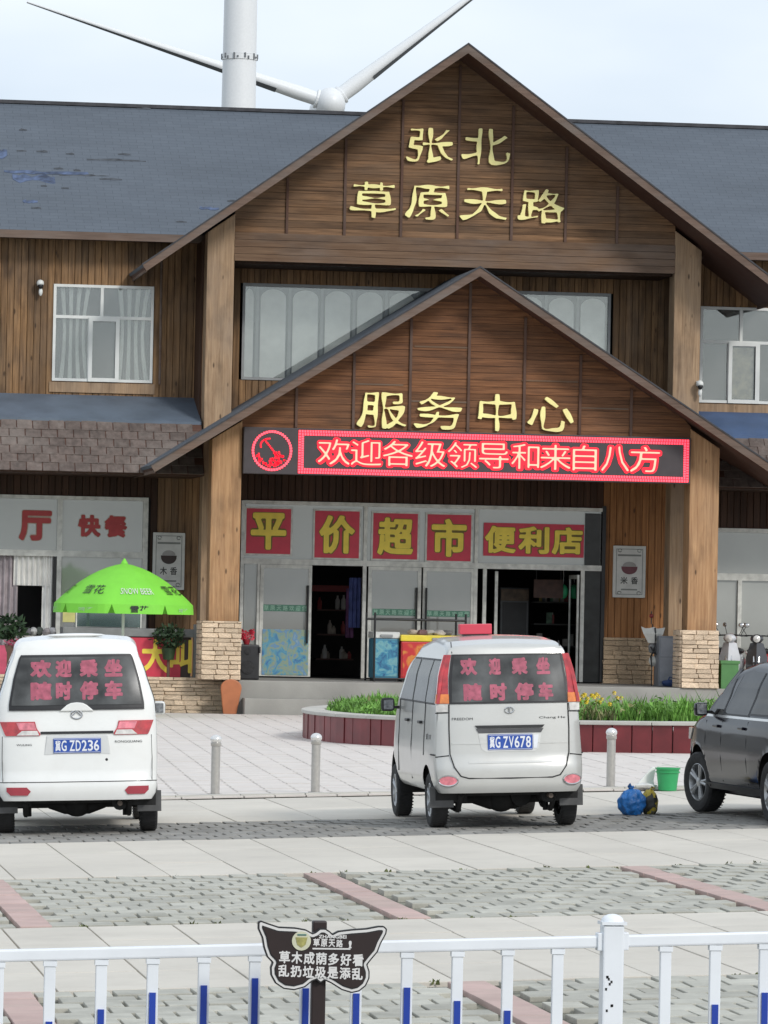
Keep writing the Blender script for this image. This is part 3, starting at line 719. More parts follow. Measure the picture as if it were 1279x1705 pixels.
# ------------------------------------------------------------------ signs and lettering
def letter_sign(name, label, items, y, bold=.002, depth=.07):
    """gilded characters standing proud of the planks; clerical style: broad, with flared strokes"""
    cx = sum((a+b)/2 for _, a, b, _, _ in items)/len(items); cz = min(i[3] for i in items)
    t = thing(name, (cx, y, cz), label, 'sign')
    for ch, x0, x1, z0, z1 in items:
        mb = MB(); letters(mb, ch, x0, x1, z0, z1, flat(y-depth), bold, depth,
                           warp=lambda u, v: (.5+(u-.5)*(1+.16*(.5-v)), v+.07*(abs(u-.5)*2)**3*(1-v)), brush=.022)
        mb.build('character', K['gold'], t)
    return t
letter_sign('building_name_sign', 'gilded building name in two rows of large characters on the upper gable',
  [('张', 13.562, 14.454, 10.807, 11.502), ('北', 14.645, 15.576, 10.808, 11.527), ('草', 12.458, 13.346, 9.701, 10.406),
   ('原', 13.561, 14.429, 9.699, 10.382), ('天', 14.644, 15.539, 9.686, 10.370), ('路', 15.790, 16.688, 9.698, 10.371)], YC+.045)
letter_sign('service_centre_sign', 'single row of four gilded characters above the red display board',
  [('服', 12.435, 13.341, 5.514, 6.216), ('务', 13.539, 14.447, 5.519, 6.245), ('中', 14.763, 15.499, 5.524, 6.239), ('心', 15.734, 16.601, 5.538, 6.209)], YP+.065)

# red light-dot display across the porch
M_led_off = mat('display_face', (.055, .045, .048), .6, var=.1)
M_led_red_bloom = mat('red_led_and_bloom', (.5, .01, .02), .5, emit=(1, .008, .03), es=.95)  # red dots, and the painted bloom behind the characters
M_led_core = mat('bright_led', (.9, .3, .25), .5, emit=(1, .27, .16), es=1.45)
M_led_edge = mat('border_led', (.9, .1, .1), .5, emit=(1, .05, .10), es=1.5)
LX0, LX1, LZ0, LZ1 = 11.27, 18.87, 4.615, 5.455
LY = YP-.13
LED = thing('led_display', ((LX0+LX1)/2, YP, LZ0), 'long red lit scrolling text display across the porch gable', 'display')
MB().box(10.225, LX1+.03, LY, YP+.06, LZ0-.02, LZ1+.03).build('housing', M_led_off, LED, bevel=.015)
bd = MB()
for k, (o, s) in enumerate(((.03, .022), (.085, .022))):
    n = 150 if k == 0 else 146
    for i in range(n):
        x = LX0+o+(LX1-LX0-2*o)*i/(n-1)
        for z in (LZ0+o, LZ1-o): bd.box(x-s*.75, x+s*.75, LY-.012, LY-.001, z-s, z+s)
    n = 16
    for i in range(1, n-1):
        z = LZ0+o+(LZ1-LZ0-2*o)*i/(n-1)
        for x in (LX0+o, LX1-o): bd.box(x-s, x+s, LY-.012, LY-.001, z-s*.75, z+s*.75)
bd.build('border_lights', M_led_edge, LED)
gl = MB(); gl.box(LX0+.005, LX1-.005, LY-.006, LY-.0005, LZ1-.10, LZ1-.01); gl.box(LX0+.005, LX1-.005, LY-.006, LY-.0005, LZ0+.01, LZ0+.10)
gl.box(LX0+.005, LX0+.10, LY-.006, LY-.0005, LZ0+.101, LZ1-.101); gl.box(LX1-.10, LX1-.005, LY-.006, LY-.0005, LZ0+.101, LZ1-.101)
gl.build('border_strip', M_led_red_bloom, LED)
txt = '欢迎各级领导和来自八方'
bx = [(530, 582), (584, 634), (637, 686), (690, 740), (744, 793), (796, 845), (850, 896), (898, 948), (952, 992), (1000, 1046), (1048, 1098)]
px2x = lambda p: LX0+(p-497)/(1147-497)*(LX1-LX0)
for ch, (a, b) in zip(txt, bx):
    x0, x1 = px2x(a), px2x(b); z0, z1 = LZ0+.19, LZ1-.17
    m1 = MB(); letters(m1, ch, x0-.04, x1+.04, z0-.04, z1+.04, flat(LY-.010), .085, .006); g_ = m1.build('bloom_character', M_led_red_bloom, LED)  # thicker emissive copy imitates the bloom around the lit strokes
    m2 = MB(); letters(m2, ch, x0, x1, z0, z1, flat(LY-.018), -.008, .007); m2.build('character', M_led_core, g_)
# round emblem of dots on the left square
ec, ez, er = 10.77, 5.04, .365
em = MB()
for k in range(44):
    a = 2*math.pi*k/44; em.box(ec+er*math.cos(a)-.022, ec+er*math.cos(a)+.022, LY-.012, LY-.001, ez+er*math.sin(a)-.022, ez+er*math.sin(a)+.022)
em.build('emblem_ring', M_led_edge, LED)
em = MB(); random.seed(2)
for k in range(150):
    x, z = rnd(-.3, .3), rnd(-.31, -.02)
    if x*x+z*z < .1 and z < -.1+.12*math.sin(x*14): em.box(ec+x-.017, ec+x+.017, LY-.012, LY-.001, ez+z-.017, ez+z+.017)
for k in range(12): x, z = -.14+k*.025, .2-k*.03; em.box(ec+x-.017, ec+x+.017, LY-.012, LY-.001, ez+z-.017, ez+z+.017)
for k in range(9): a = math.pi*.5+k*.23; em.box(ec-.05+.17*math.cos(a)-.016, ec-.05+.17*math.cos(a)+.016, LY-.012, LY-.001, ez+.1+.13*math.sin(a)-.016, ez+.1+.13*math.sin(a)+.016)
em.build('emblem_figure', M_led_red_bloom, LED)

# red and yellow shop signs on the transom glass
def panel_sign(chars, x0, x1, z0, z1, label, frame=True):
    y = YW-.012
    t = thing('shop_sign', ((x0+x1)/2, y, z0), label, 'sign')
    MB().box(x0, x1, y-.012, y, z0, z1).build('panel', K['sheet_red'], t)
    if frame:
        f = MB(); e = .035
        f.box(x0-e, x1+e, y-.011, y+.01, z0-e, z0-.001); f.box(x0-e, x1+e, y-.011, y+.01, z1+.001, z1+e); f.box(x0-e, x0-.001, y-.011, y+.01, z0, z1); f.box(x1+.001, x1+e, y-.011, y+.01, z0, z1)
        f.build('border', K['alu'], t)
    n = len(chars); w = (x1-x0)/n
    for i, ch in enumerate(chars):
        p = w*.10 if n == 1 else w*.04
        a, b = x0+i*w+p, x0+(i+1)*w-p; q = (z1-z0)*.09
        m0 = MB(); letters(m0, ch, a-.012, b+.012, z0+q-.012, z1-q+.012, flat(y-.0145), .075, .002); s = m0.build('letter_outline', mat('olive_outline', (.16, .12, .02), .6), t)
        m1 = MB(); letters(m1, ch, a, b, z0+q, z1-q, flat(y-.018), .035, .003); m1.build('character', K['sheet_yellow'], s)
    return t
panel_sign('平', 10.719, 11.605, 3.111, 4.003, 'square red sign with yellow character, leftmost above the shop doors')
panel_sign('价', 12.086, 12.976, 3.057, 3.986, 'square red sign with yellow character above the open dark doorway')
panel_sign('超', 13.253, 14.146, 3.058, 3.965, 'square red sign with dense yellow character above the closed glass doors')
panel_sign('市', 14.339, 15.223, 3.045, 3.965, 'square red sign with simple yellow market character beside the long red sign')
panel_sign('便利店', 15.478, 17.509, 3.165, 3.824, 'long red sign with three yellow characters above the right doorway', False)
def sticker(ch, x0, x1, z0, z1, label):
    t = thing('window_lettering', ((x0+x1)/2, YW, z0), label, 'lettering')
    n = len(ch); w = (x1-x0)/n
    for i, c in enumerate(ch):
        p = .08*w if n > 1 else 0
        m0 = MB(); letters(m0, c, x0+i*w+p-.01, x0+(i+1)*w-p+.01, z0-.01, z1+.01, flat(YW+.009), .07, .002); s = m0.build('letter_outline', mat('tan_outline', (.40, .27, .2), .6), t)
        m1 = MB(); letters(m1, c, x0+i*w+p, x0+(i+1)*w-p, z0, z1, flat(YW+.004), .045, .003); m1.build('character', mat('faded_red_vinyl', (.42, .05, .05), .6), s)
sticker('厅', 6.229, 6.866, 3.273, 3.864, 'large single red character stuck on the left shop window')
sticker('快餐', 7.351, 8.394, 3.373, 3.799, 'pair of small red characters on the window above the parasol')
def glass_strip(s, x0, x1, z0, z1, label):
    t = thing('door_lettering', ((x0+x1)/2, YW-.04, z0), label, 'lettering')
    MB().box(x0, x1, YW-.0135, YW-.0105, z0, z1).build('strip', mat('green_film', (.08, .22, .15), .5, var=.2), t)
    m1 = MB(); n = len(s)
    for i, c in enumerate(s): letters(m1, c, x0+(i+.12)*(x1-x0)/n, x0+(i+.88)*(x1-x0)/n, z0+.015, z1-.015, flat(YW-.0165), .02)
    m1.build('characters', mat('pale_green_print', (.30, .50, .38), .6), t)
glass_strip('草原天路欢迎您', 11.086, 11.972, 1.977, 2.108, 'narrow green lettered strip on the left glass door over the blue picture')
glass_strip('草原天路欢迎您', 13.272, 14.140, 1.936, 2.067, 'narrow green lettered strip on the closed door behind the freezer')
glass_strip('草原天路欢迎您', 14.358, 15.228, 1.933, 2.053, 'narrow green lettered strip on the closed door left of the dark doorway')
# blue picture on the left door
M_mos = None
def picture_mat(name, cols, scale):
    m, n, l, b = NT(name); b.inputs['Roughness'].default_value = .45
    t = n.new('ShaderNodeTexCoord'); no = n.new('ShaderNodeTexNoise'); no.inputs['Scale'].default_value = scale; no.inputs['Detail'].default_value = 4; no.inputs['Distortion'].default_value = 1.2
    r = n.new('ShaderNodeValToRGB'); e = r.color_ramp.elements; e[0].position = .3; e[1].position = .75
    e[0].color = cols[0]+(1,); e[1].color = cols[-1]+(1,)
    for i, c in enumerate(cols[1:-1]): x = e.new(.3+.45*(i+1)/(len(cols)-1)); x.color = c+(1,)
    l.new(t.outputs['Object'], no.inputs['Vector']); l.new(no.outputs['Fac'], r.inputs[0]); l.new(r.outputs[0], b.inputs['Base Color'])
    return m
x0, x1, z0, z1 = 11.080, 12.002, 0.717, 1.620
MB().box(x0, x1, YW-.046, YW-.034, z0, z1).build('door_poster', picture_mat('blue_picture', [(.05, .16, .38), (.10, .32, .45), (.30, .36, .22), (.12, .28, .50), (.35, .45, .42)], 5), D1, bevel=.004)
# framed posters
def poster(x0, x1, z0, z1, label, chars, bowl):
    y = YW-.03; w, h = x1-x0, z1-z0
    t = thing('poster', ((x0+x1)/2, y, z0), label, 'poster')
    MB().box(x0, x1, y-.03, y+.02, z0, z1).build('board', K['sheet_white'], t, bevel=.006)
    f = MB(); yy = y-.034; i = .09*w
    for a, b, c, d in ((x0+i, x1-i, z0+i, z0+i+.012), (x0+i, x1-i, z1-i-.012, z1-i), (x0+i, x0+i+.012, z0+i, z1-i), (x1-i-.012, x1-i, z0+i, z1-i), (x0+.14*w, x1-.14*w, z0+.80*h, z0+.835*h)): f.box(a, b, yy, y-.0305, c, d)
    for sx in (0, 1):
        for sz in (0, 1):
            cx, cz = (x0+.2*w, x1-.2*w)[sx], (z0+.09*h, z1-.09*h)[sz]
            f.tube([(cx+.06*w*math.cos(q), yy, cz+.03*h*math.sin(q)) for q in [k*.7 for k in range(9)]], .008, 4)
    f.build('printed_border', mat('grey_print', (.22, .23, .21), .7), t)
    c = (x0+x1)/2; bz = z0+.60*h; r = .25*w
    MB().xz([(c-r, bz)]+[(c-r*math.cos(k*math.pi/12), bz-.15*h*math.sin(k*math.pi/12)**.8) for k in range(1, 12)]+[(c+r, bz)], yy, y-.0305).build('printed_bowl', mat('bowl_print', bowl, .6), t)
    MB().xz([(c-r*.85, bz+.004)]+[(c-r*.85*math.cos(k*math.pi/10), bz+.004+.09*h*math.sin(k*math.pi/10)) for k in range(1, 10)]+[(c+r*.85, bz+.004)], yy, y-.0305).build('printed_rice', mat('rice_print', (.36, .35, .33), .7), t)
    m1 = MB()
    for k, chh in enumerate(chars): letters(m1, chh, c+(-.27+.32*k)*w, c+(-.05+.32*k)*w, z0+.26*h, z0+.40*h, flat(yy), .02, .003)
    m1.build('characters', mat('ink_print', (.07, .07, .065), .7), t)
    MB().box(c-.25*w, c+.25*w, yy, y-.0305, z0+.14*h, z0+.17*h).build('printed_line', mat('grey_print', (.25, .26, .24), .7), t)
poster(8.872, 9.503, 2.358, 3.484, 'white bowl poster on the wall behind the green parasol', '木香', (.05, .035, .03))
poster(18.107, 18.767, 2.388, 3.422, 'white bowl poster hung by the stone wall base right of the doors', '米香', (.16, .06, .07))

# surveillance cameras
def wall_cam(px, z, y, label, s=1.):
    t = thing('security_camera', (px, y, z), label, 'camera')
    MB().box(px-.05, px+.05, y-.05, y, z+.06, z+.16).build('bracket', K['white_frame'], t, bevel=.01)
    MB().ball((px, y-.12, z+.10), (.075, .09, .07), 12, 8).build('housing', K['white_frame'], t, smooth=True)
    MB().ball((px+.005, y-.15, z+.045), (.055, .06, .06), 10, 7).build('lens_dome', K['black'], t, smooth=True)
    MB().ball((px+.01, y-.12, z-.07), (.04, .04, .085), 10, 7).build('microphone', K['white_frame'], t, smooth=True)
wall_cam(6.535, 8.233, YW-.005, 'white security camera with black dome under the left roof eave')
wall_cam(19.452, 6.523, YC-.005, 'small white security camera at the foot of the right column')

# ------------------------------------------------------------------ wind turbines far behind
M_turb = mat('turbine_white', (.72, .735, .74), .4, var=.03)
M_turb_d = mat('turbine_dark', (.12, .13, .14), .6)
TX, TY = 43.994, 400
t = thing('wind_turbine', (TX, TY, 0), 'tall white turbine tower with bolted flange rising from behind the roof', 'wind turbine')
FZ = 47.606
MB().lathe([(1.85, 0), (1.49, FZ-12), (1.41, FZ-.25)], (TX, TY, 0), 40).build('tower', M_turb, t, smooth=True)
MB().lathe([(1.41, FZ+.25), (1.37, FZ+10), (1.0, 109)], (TX, TY, 0), 40).build('tower', M_turb, t, smooth=True)
MB().lathe([(1.39, FZ-.24), (1.47, FZ-.22), (1.47, FZ+.22), (1.39, FZ+.24)], (TX, TY, 0), 40).build('flange', M_turb, t)
bo = MB()
for k in range(30):
    a = 2*math.pi*k/30+.1
    if k % 3 != 1: bo.box(TX+1.49*math.cos(a)-.055, TX+1.49*math.cos(a)+.07, TY+1.49*math.sin(a)-.07, TY+1.49*math.sin(a)+.07, FZ-.2+(k % 2)*.1, FZ+.05+(k % 3)*.12)
bo.build('flange_bolts', M_turb_d, t)
MB().ball((TX, TY+3, 110), (2, 5, 2)).build('nacelle', M_turb, t, smooth=True)
for k in range(3):
    a = rad(90+120*k); d = Vector((math.cos(a), 0, math.sin(a))); c0 = Vector((TX, TY-4.5, 110))
    MB().tube([c0+d*s for s in (0, 3, 8, 36)], [.8, .9, 1.2, .15], 10).build('blade', M_turb, t, smooth=True)
HUB = Vector((58.209, 450, 49.267))
t = thing('wind_turbine', (HUB.x+.8, 458, 0), 'white turbine whose round hub and two blades show over the gable', 'wind turbine')
MB().lathe([(2.6, 0), (1.7, HUB.z-1.5)], (HUB.x+.8, 459, 0), 32).build('tower', M_turb, t, smooth=True)
MB().ball((HUB.x+.6, 457, HUB.z+.1), (1.6, 5.5, 1.5), 16, 10).build('nacelle', M_turb, t, smooth=True)
MB().ball(HUB, (1.45, 1.8, 1.5), 24, 14).build('hub', M_turb, t, smooth=True)
def blade(tip, root_off, r0, r1):
    d = (tip-HUB); L = d.length; d.normalize(); n = Vector((0, 1, 0)); c = d.cross(n).normalized()
    if c.z < 0: c = -c
    mb = MB(); rows = []
    for k in range(15):
        s = k/14; p = HUB+d*(1.2+(L-1.2)*s)
        w = (r0 if s < .05 else r0*1.08+(r1-r0*1.08)*((s-.05)/.95)**.85) ; th = .72*(1-s)+.08
        ring = []
        for q in range(12):
            a = 2*math.pi*q/12; ring.append(p+c*w*math.cos(a)+n*th*math.sin(a))
        rows.append(ring+[ring[0]])
    mb.grid(rows); o = mb.build('blade', M_turb, t, smooth=True, weld=True)
    # dark strip along the lower edge
    e = MB(); rr = []
    for k in range(2, 15):
        s = k/14; p = HUB+d*(1.2+(L-1.2)*s); w = r0*1.08+(r1-r0*1.08)*((s-.05)/.95)**.85
        rr.append([p-c*w*.55-n*(.80*(1-s)+.1), p-c*w*1.06-n*.1, p-c*w*1.06+n*.1])
    e.grid(rr); e.build('lower_edge_strip', M_turb_d, o)
    m2 = MB(); m2.lathe([(.84, 0), (.92, .06), (.92, .24), (.84, .3)], (0, 0, 0), 20)
    mm = d.to_track_quat('Z', 'Y').to_matrix(); m2.v = [tuple(mm @ Vector(v)+HUB+d*1.2) for v in m2.v]
    m2.build('root_ring', M_turb, t)
blade(Vector((29.342, 450, 57.808)), 0, .66, .1)
blade(Vector((78.368, 450, 65.324)), 0, .74, .08)
blade(HUB+Vector((-4, 0, -24)), 0, .78, .1)

# ------------------------------------------------------------------ things on the platform and terrace
def at_box(name, x0, x1, y0, y1, z0, z1, m, t, bev=.01, **k): return MB().box(x0, x1, y0, y1, z0, z1).build(name, m, t, bevel=bev, **k)
# loudspeaker with red cloth
x0, x1, z0, z1 = 10.222, 10.674, 0.703, 1.336
t = thing('loudspeaker', ((x0+x1)/2, 91.6, PZ), 'black loudspeaker box on the platform beside the left stone pillar', 'loudspeaker')
at_box('cabinet', x0, x1, 91.4, 91.8, PZ, z1, K['black'], t, .03)
MB().lathe([(.13, -.012), (.12, 0), (.03, .03)], ((x0+x1)/2, 91.39, z0+.2), 16, 'y').build('woofer', K['rubber'], t)
MB().lathe([(.06, -.012), (.05, 0), (.01, .02)], ((x0+x1)/2, 91.39, z1-.13), 12, 'y').build('tweeter', K['rubber'], t)
for x in (x0, x1): MB().box(x-.015, x+.015, 91.36, 91.42, z1-.16, z1-.04).build('corner_guard', K['rubber'], t)
random.seed(4)
t = thing('flower_pot', (x0+.22, 91.6, z1), 'bright red flowers in a small pot on top of the loudspeaker', 'flowers')
MB().lathe([(.05, 0), (.08, .1), (.07, .1)], (x0+.22, 91.6, z1+.002), 12).build('pot', mat('pot_red', (.3, .02, .03), .5), t, smooth=True)
fl = MB()
for k in range(26):
    c = Vector((x0+.22+rnd(-.12, .12), 91.6+rnd(-.1, .1), z1+.14+rnd(-.02, .12)))
    for q in range(5):
        a = q*1.26+rnd(0, 1); fl.add([c, c+Vector((.05*math.cos(a), -.02, .05*math.sin(a))), c+Vector((.05*math.cos(a+.6), .01, .05*math.sin(a+.6)))], [(0, 1, 2)])
fl.build('petals', mat('red_petal', (.55, .03, .06), .6, var=.2), t)
# rounded orange board leaning on the terrace wall
x0, x1, z0, z1 = 9.867, 10.268, 0.039, 0.677
c = (x0+x1)/2; w = (x1-x0)/2
t = MB().xz([(c-w*.72, .012), (c+w*.55, .012), (c+w, .5)]+[(c+w*math.cos(k*math.pi/10), .52+.16*math.sin(k*math.pi/10)) for k in range(0, 10)]+[(c-w, .5)], 90.72, 90.80).build('rounded_board', mat('orange_board', (.42, .14, .055), .55, var=.1), None, label='orange round topped board standing against the stone terrace wall', cat='board', bevel=.02, loc=(c, 90.76, .012))
# freezers
def freezer(x0, x1, z0, z1, y0, y1, body, lid, label, pic=None):
    t = thing('chest_freezer', ((x0+x1)/2, (y0+y1)/2, z0), label, 'freezer')
    at_box('cabinet', x0, x1, y0, y1, z0+.06, z1-.13, body, t, .02)
    at_box('lid', x0-.015, x1+.015, y0-.015, y1, z1-.125, z1, lid, t, .02)
    at_box('plinth', x0+.03, x1-.03, y0+.03, y1-.03, z0, z0+.058, K['black'], t, .0)
    at_box('lid_handle', (x0+x1)/2-.12, (x0+x1)/2+.12, y0-.045, y0-.017, z1-.10, z1-.05, K['grey_frame'], t, .008)
    if pic: MB().box(x0+.03, x1-.03, y0-.012, y0-.002, z0+.1, z1-.17).build('printed_front', pic, t)
x0, x1, z0, z1 = 13.017, 13.512, 0.726, 1.624
freezer(x0, x1, PZ, z1, 92.4, 93.1, mat('teal_panel', (.06, .22, .32), .4), K['white_frame'], 'blue printed freezer with white lid in front of the glass doors', picture_mat('teal_picture', [(.02, .08, .2), (.05, .25, .38), (.18, .40, .42), (.04, .16, .3)], 6))
x0, x1, z0, z1 = 13.545, 14.985, 0.746, 1.574
freezer(x0, x1, PZ, z1, 92.3, 93.0, mat('red_cabinet', (.52, .03, .035), .4), mat('yellow_lid', (.75, .60, .05), .4), 'red freezer with yellow top half hidden behind the silver minivan', picture_mat('red_yellow_picture', [(.5, .02, .03), (.55, .03, .03), (.65, .25, .04), (.5, .03, .03)], 4))
t = thing('bag_pile', (14.282, 92.5, z1), 'jumble of small bags lying on the yellow topped freezer', 'bags')
for k in range(5):
    MB().ball((13.809+k*.17, 92.55+rnd(-.1, .1), z1+.045), (.11, .09, .06), 9, 6, .18).build('bag', mat('bag_colour', [(.4, .33, .27), (.22, .12, .12), (.5, .47, .42), (.55, .5, .46), (.15, .14, .14)][k], .7, var=.3), t, smooth=True)
# black steel rack
x0, x1, z0, z1 = 12.991, 14.769, 0.730, 1.917
t = thing('steel_rack', ((x0+x1)/2, 92.2, PZ), 'black steel pipe rack standing round the freezers', 'rack')
for x in (x0, x1):
    for y in (92.1, 93.3): MB().tube([(x, y, PZ), (x, y, z1+.08)], .022, 8).build('leg', K['black'], t)
for y in (92.1, 93.3): MB().tube([(x0, y, z1-.05), (x1, y, z1-.05)], .022, 8).build('rail', K['black'], t)
MB().tube([(x0, 92.1, PZ+.06), (x1, 92.1, PZ+.06)], .018, 8).build('rail', K['black'], t)
# goods inside the doorway
t = thing('shop_shelf', (12.887, 97.3, PZ), 'dark shelf of small goods inside the open doorway', 'shelf')
sx, sw = 12.493, 13.257-12.493
for z in (1.0, 1.5, 2.0, 2.45): at_box('shelf_board', sx, sx+sw, 97.0, 97.4, z, z+.03, mat('shelf_brown', (.10, .05, .04), .7), t, 0)
at_box('red_valance', sx-.2, sx+sw*.85, 96.6, 96.64, 2.392, 2.477+.04, mat('dark_red', (.2, .03, .03), .7), t, 0)
random.seed(9)
for k in range(16):
    x = sx+sw*rnd(.05, .95); z = random.choice((1.03, 1.53, 2.03)); h = rnd(.12, .3)
    MB().lathe([(.04, 0), (.05, h*.1), (.05, h*.65), (.02, h*.85), (.02, h)], (x, 97.0+rnd(.05, .3), z), 8).build('bottle', mat('goods', random.choice([(.35, .3, .25), (.1, .1, .12), (.3, .05, .05), (.45, .43, .4)]), .4), t, smooth=True)
t = thing('hanging_clothes', (12.998, 95, 2.0), 'blue and purple clothes hanging at the right edge of the open doorway', 'clothes')
MB().grid(curtain_rows(12.865, 13.107, 1.679, 2.674, 95, .03, 3)).build('blue_cloth', mat('blue_cloth', (.07, .09, .24), .9, var=.4), t, smooth=True)
MB().grid(curtain_rows(12.832, 13.001, 1.474, 2.459, 95.2, .03, 2)).build('purple_cloth', mat('purple_cloth', (.13, .05, .12), .9, var=.4), t, smooth=True)
t = thing('balloon', (17.313, 95.6, 2.485), 'green balloon hanging in the right dark doorway', 'balloon')
bx_, bz_ = 17.313, 2.485
MB().ball((bx_, 95.6, bz_), (.10, .10, .15), 14, 10).build('envelope', mat('green_balloon', (.05, .42, .18), .35, var=.05), t, smooth=True)
MB().tube([(bx_, 95.6, bz_+.14), (bx_, 95.6, 3.4)], .006, 5).build('string', K['white_frame'], t)
dx0, dx1 = 16.224, 17.813
t = thing('drinks_fridge', (dx0+.5, 97, PZ), 'dark glass fronted drinks fridge inside the right doorway', 'fridge')
at_box('cabinet', dx0+.02, dx0+.62, 96.9, 97.5, PZ, 2.55, mat('fridge_grey', (.09, .095, .10), .4), t, .02)
at_box('glass_front', dx0+.07, dx0+.57, 96.885, 96.899, PZ+.15, 2.25, K['black'], t, .0)
at_box('header', dx0+.03, dx0+.61, 96.87, 96.899, 2.28, 2.52, mat('fridge_header', (.16, .11, .07), .5, var=.5), t, .01)
random.seed(19)
t = thing('shop_shelf', (dx1-.6, 97.2, PZ), 'dim shelf of packets at the right of the dark doorway', 'shelf')
for z in (.9, 1.35, 1.8, 2.25): at_box('shelf_board', dx0+.75, dx1, 97.0, 97.4, z, z+.025, mat('shelf_grey', (.08, .08, .075), .6), t, 0)
for k in range(20):
    x = dx0+.8+rnd(0, dx1-dx0-.95); z = random.choice((.93, 1.38, 1.83, 2.28)); w = rnd(.06, .13); h = rnd(.1, .26)
    at_box('packet', x, x+w, 97.02+.012*k, 97.03+.012*k, z, z+h, mat('packet_print', random.choice([(.3, .28, .25), (.22, .04, .04), (.08, .16, .1), (.25, .2, .06), (.1, .1, .12)]), .5, var=.4, scale=12), t, 0)
t = thing('hanging_sign', (dx0+.8, 95.4, 2.4), 'dull brown sign hanging inside the right doorway', 'sign')
at_box('sign_board', dx0+.45, dx0+1.05, 95.4, 95.43, 2.35, 2.72, mat('dull_brown', (.06, .03, .022), .7, var=.4), t, .005)
for x in (dx0+.5, dx0+1.0): MB().tube([(x, 95.415, 2.72), (x, 95.415, 3.6)], .008, 5).build('hanger', K['black'], t)
# swung-open glass leaf at the right of that doorway
hx = 17.438
t = BL
d_ = MB(); d_.box(hx-.03, hx+.01, YW+.06, YW+.12, PZ+.02, 2.82); d_.box(hx-.03, hx+.01, YW+.94, YW+1.0, PZ+.02, 2.82); d_.box(hx-.03, hx+.01, YW+.12, YW+.94, PZ+.02, PZ+.14); d_.box(hx-.03, hx+.01, YW+.12, YW+.94, 2.74, 2.82)
o_d = d_.build('glass_door', K['alu'], BL)
MB().box(hx-.015, hx-.008, YW+.12, YW+.94, PZ+.14, 2.74).build('pane', K['pane_clear'], o_d)
# grey cabinet, blue sack, strapped bundle, right of the doors
x0, x1, z0, z1 = 18.619, 18.989, 0.663, 1.648
t = thing('metal_cabinet', ((x0+x1)/2, 92.3, PZ), 'narrow grey metal cabinet beside the right stone pillar', 'cabinet')
M_gc = mat('grey_cabinet', (.20, .21, .23), .45, var=.1)
at_box('case', x0, x1, 92.2, 92.7, PZ, z1, M_gc, t, .015)
at_box('door_panel', x0+.03, x1-.02, 92.185, 92.199, PZ+.1, z1-.04, mat('grey_panel', (.26, .27, .29), .4), t, .004)
at_box('door_panel', x0+.03, x1-.02, 92.18, 92.184, z1-.42, z1-.4, M_gc, t, 0)
at_box('edge_board', x1+.01, x1+.09, 92.3, 92.6, PZ, z1-.02, mat('brown_board', (.16, .075, .055), .7), t, .004)
t = thing('plastic_bag', (x0+.2, 92.0, PZ), 'small dark blue bag at the foot of the grey cabinet', 'bag')
MB().ball((x0+.22, 92.0, PZ+.07), (.2, .1, .07), 12, 7, .15).build('sack', mat('navy_bag', (.03, .06, .17), .5), t, smooth=True)
MB().tube([(x0+.15, 92, PZ+.12), (x0+.18, 92, PZ+.19), (x0+.25, 92, PZ+.18), (x0+.27, 92, PZ+.12)], .012, 6).build('handle', mat('navy_bag', (.03, .06, .17), .5), t)
cx = 18.562; cz = 1.004
t = thing('bag_bundle', (cx, 92.6, PZ), 'white bags strapped in black hanging left of the grey cabinet', 'bags')
def zz(p): return 2.335-(p-1000)/86.5
M_wb = mat('white_bag', (.62, .61, .56), .7, var=.15)
MB().grid([[(cx-.24+.08*k+(.0), 92.55-.07*math.sin(k*.5), zz(1044)-.04*abs(math.sin(k*1.1))) for k in range(7)], [(cx-.2+.066*k, 92.5-.09*math.sin(k*.5), zz(1056)) for k in range(7)], [(cx-.1+.033*k, 92.5-.06*math.sin(k*.5), zz(1072)) for k in range(7)]]).build('upper_bag', M_wb, t, smooth=True)
MB().ball((cx+.0, 92.56, zz(1080)), (.09, .09, .12), 10, 7, .1).build('middle_bag', mat('grey_bag', (.2, .2, .2), .6, var=.5, scale=12), t, smooth=True)
MB().ball((cx+.02, 92.56, zz(1103)), (.09, .08, .10), 10, 7, .1).build('lower_bag', M_wb, t, smooth=True)
MB().tube([(cx+.02, 92.44, zz(1046)), (cx+.03, 92.42, zz(1065)), (cx+.01, 92.44, zz(1083)), (cx-.05, 92.46, zz(1095)), (cx-.03, 92.46, zz(1113))], .018, 6).build('strap', K['black'], t)
MB().tube([(cx-.06, 92.46, zz(1078)), (cx, 92.43, zz(1088)), (cx+.08, 92.47, zz(1092))], .016, 6).build('strap', K['black'], t)
MB().tube([(cx, 92.6, PZ), (cx, 92.6, zz(1040))], .012, 6).build('stand', K['black'], t)
MB().ball((cx-.03, 92.58, zz(1026)), .045, 8, 6).build('knob', mat('dark_red', (.2, .02, .02), .5), t, smooth=True)
MB().tube([(cx-.03, 92.58, zz(1040)), (cx-.03, 92.58, zz(1018))], .012, 6).build('stem', K['black'], t)
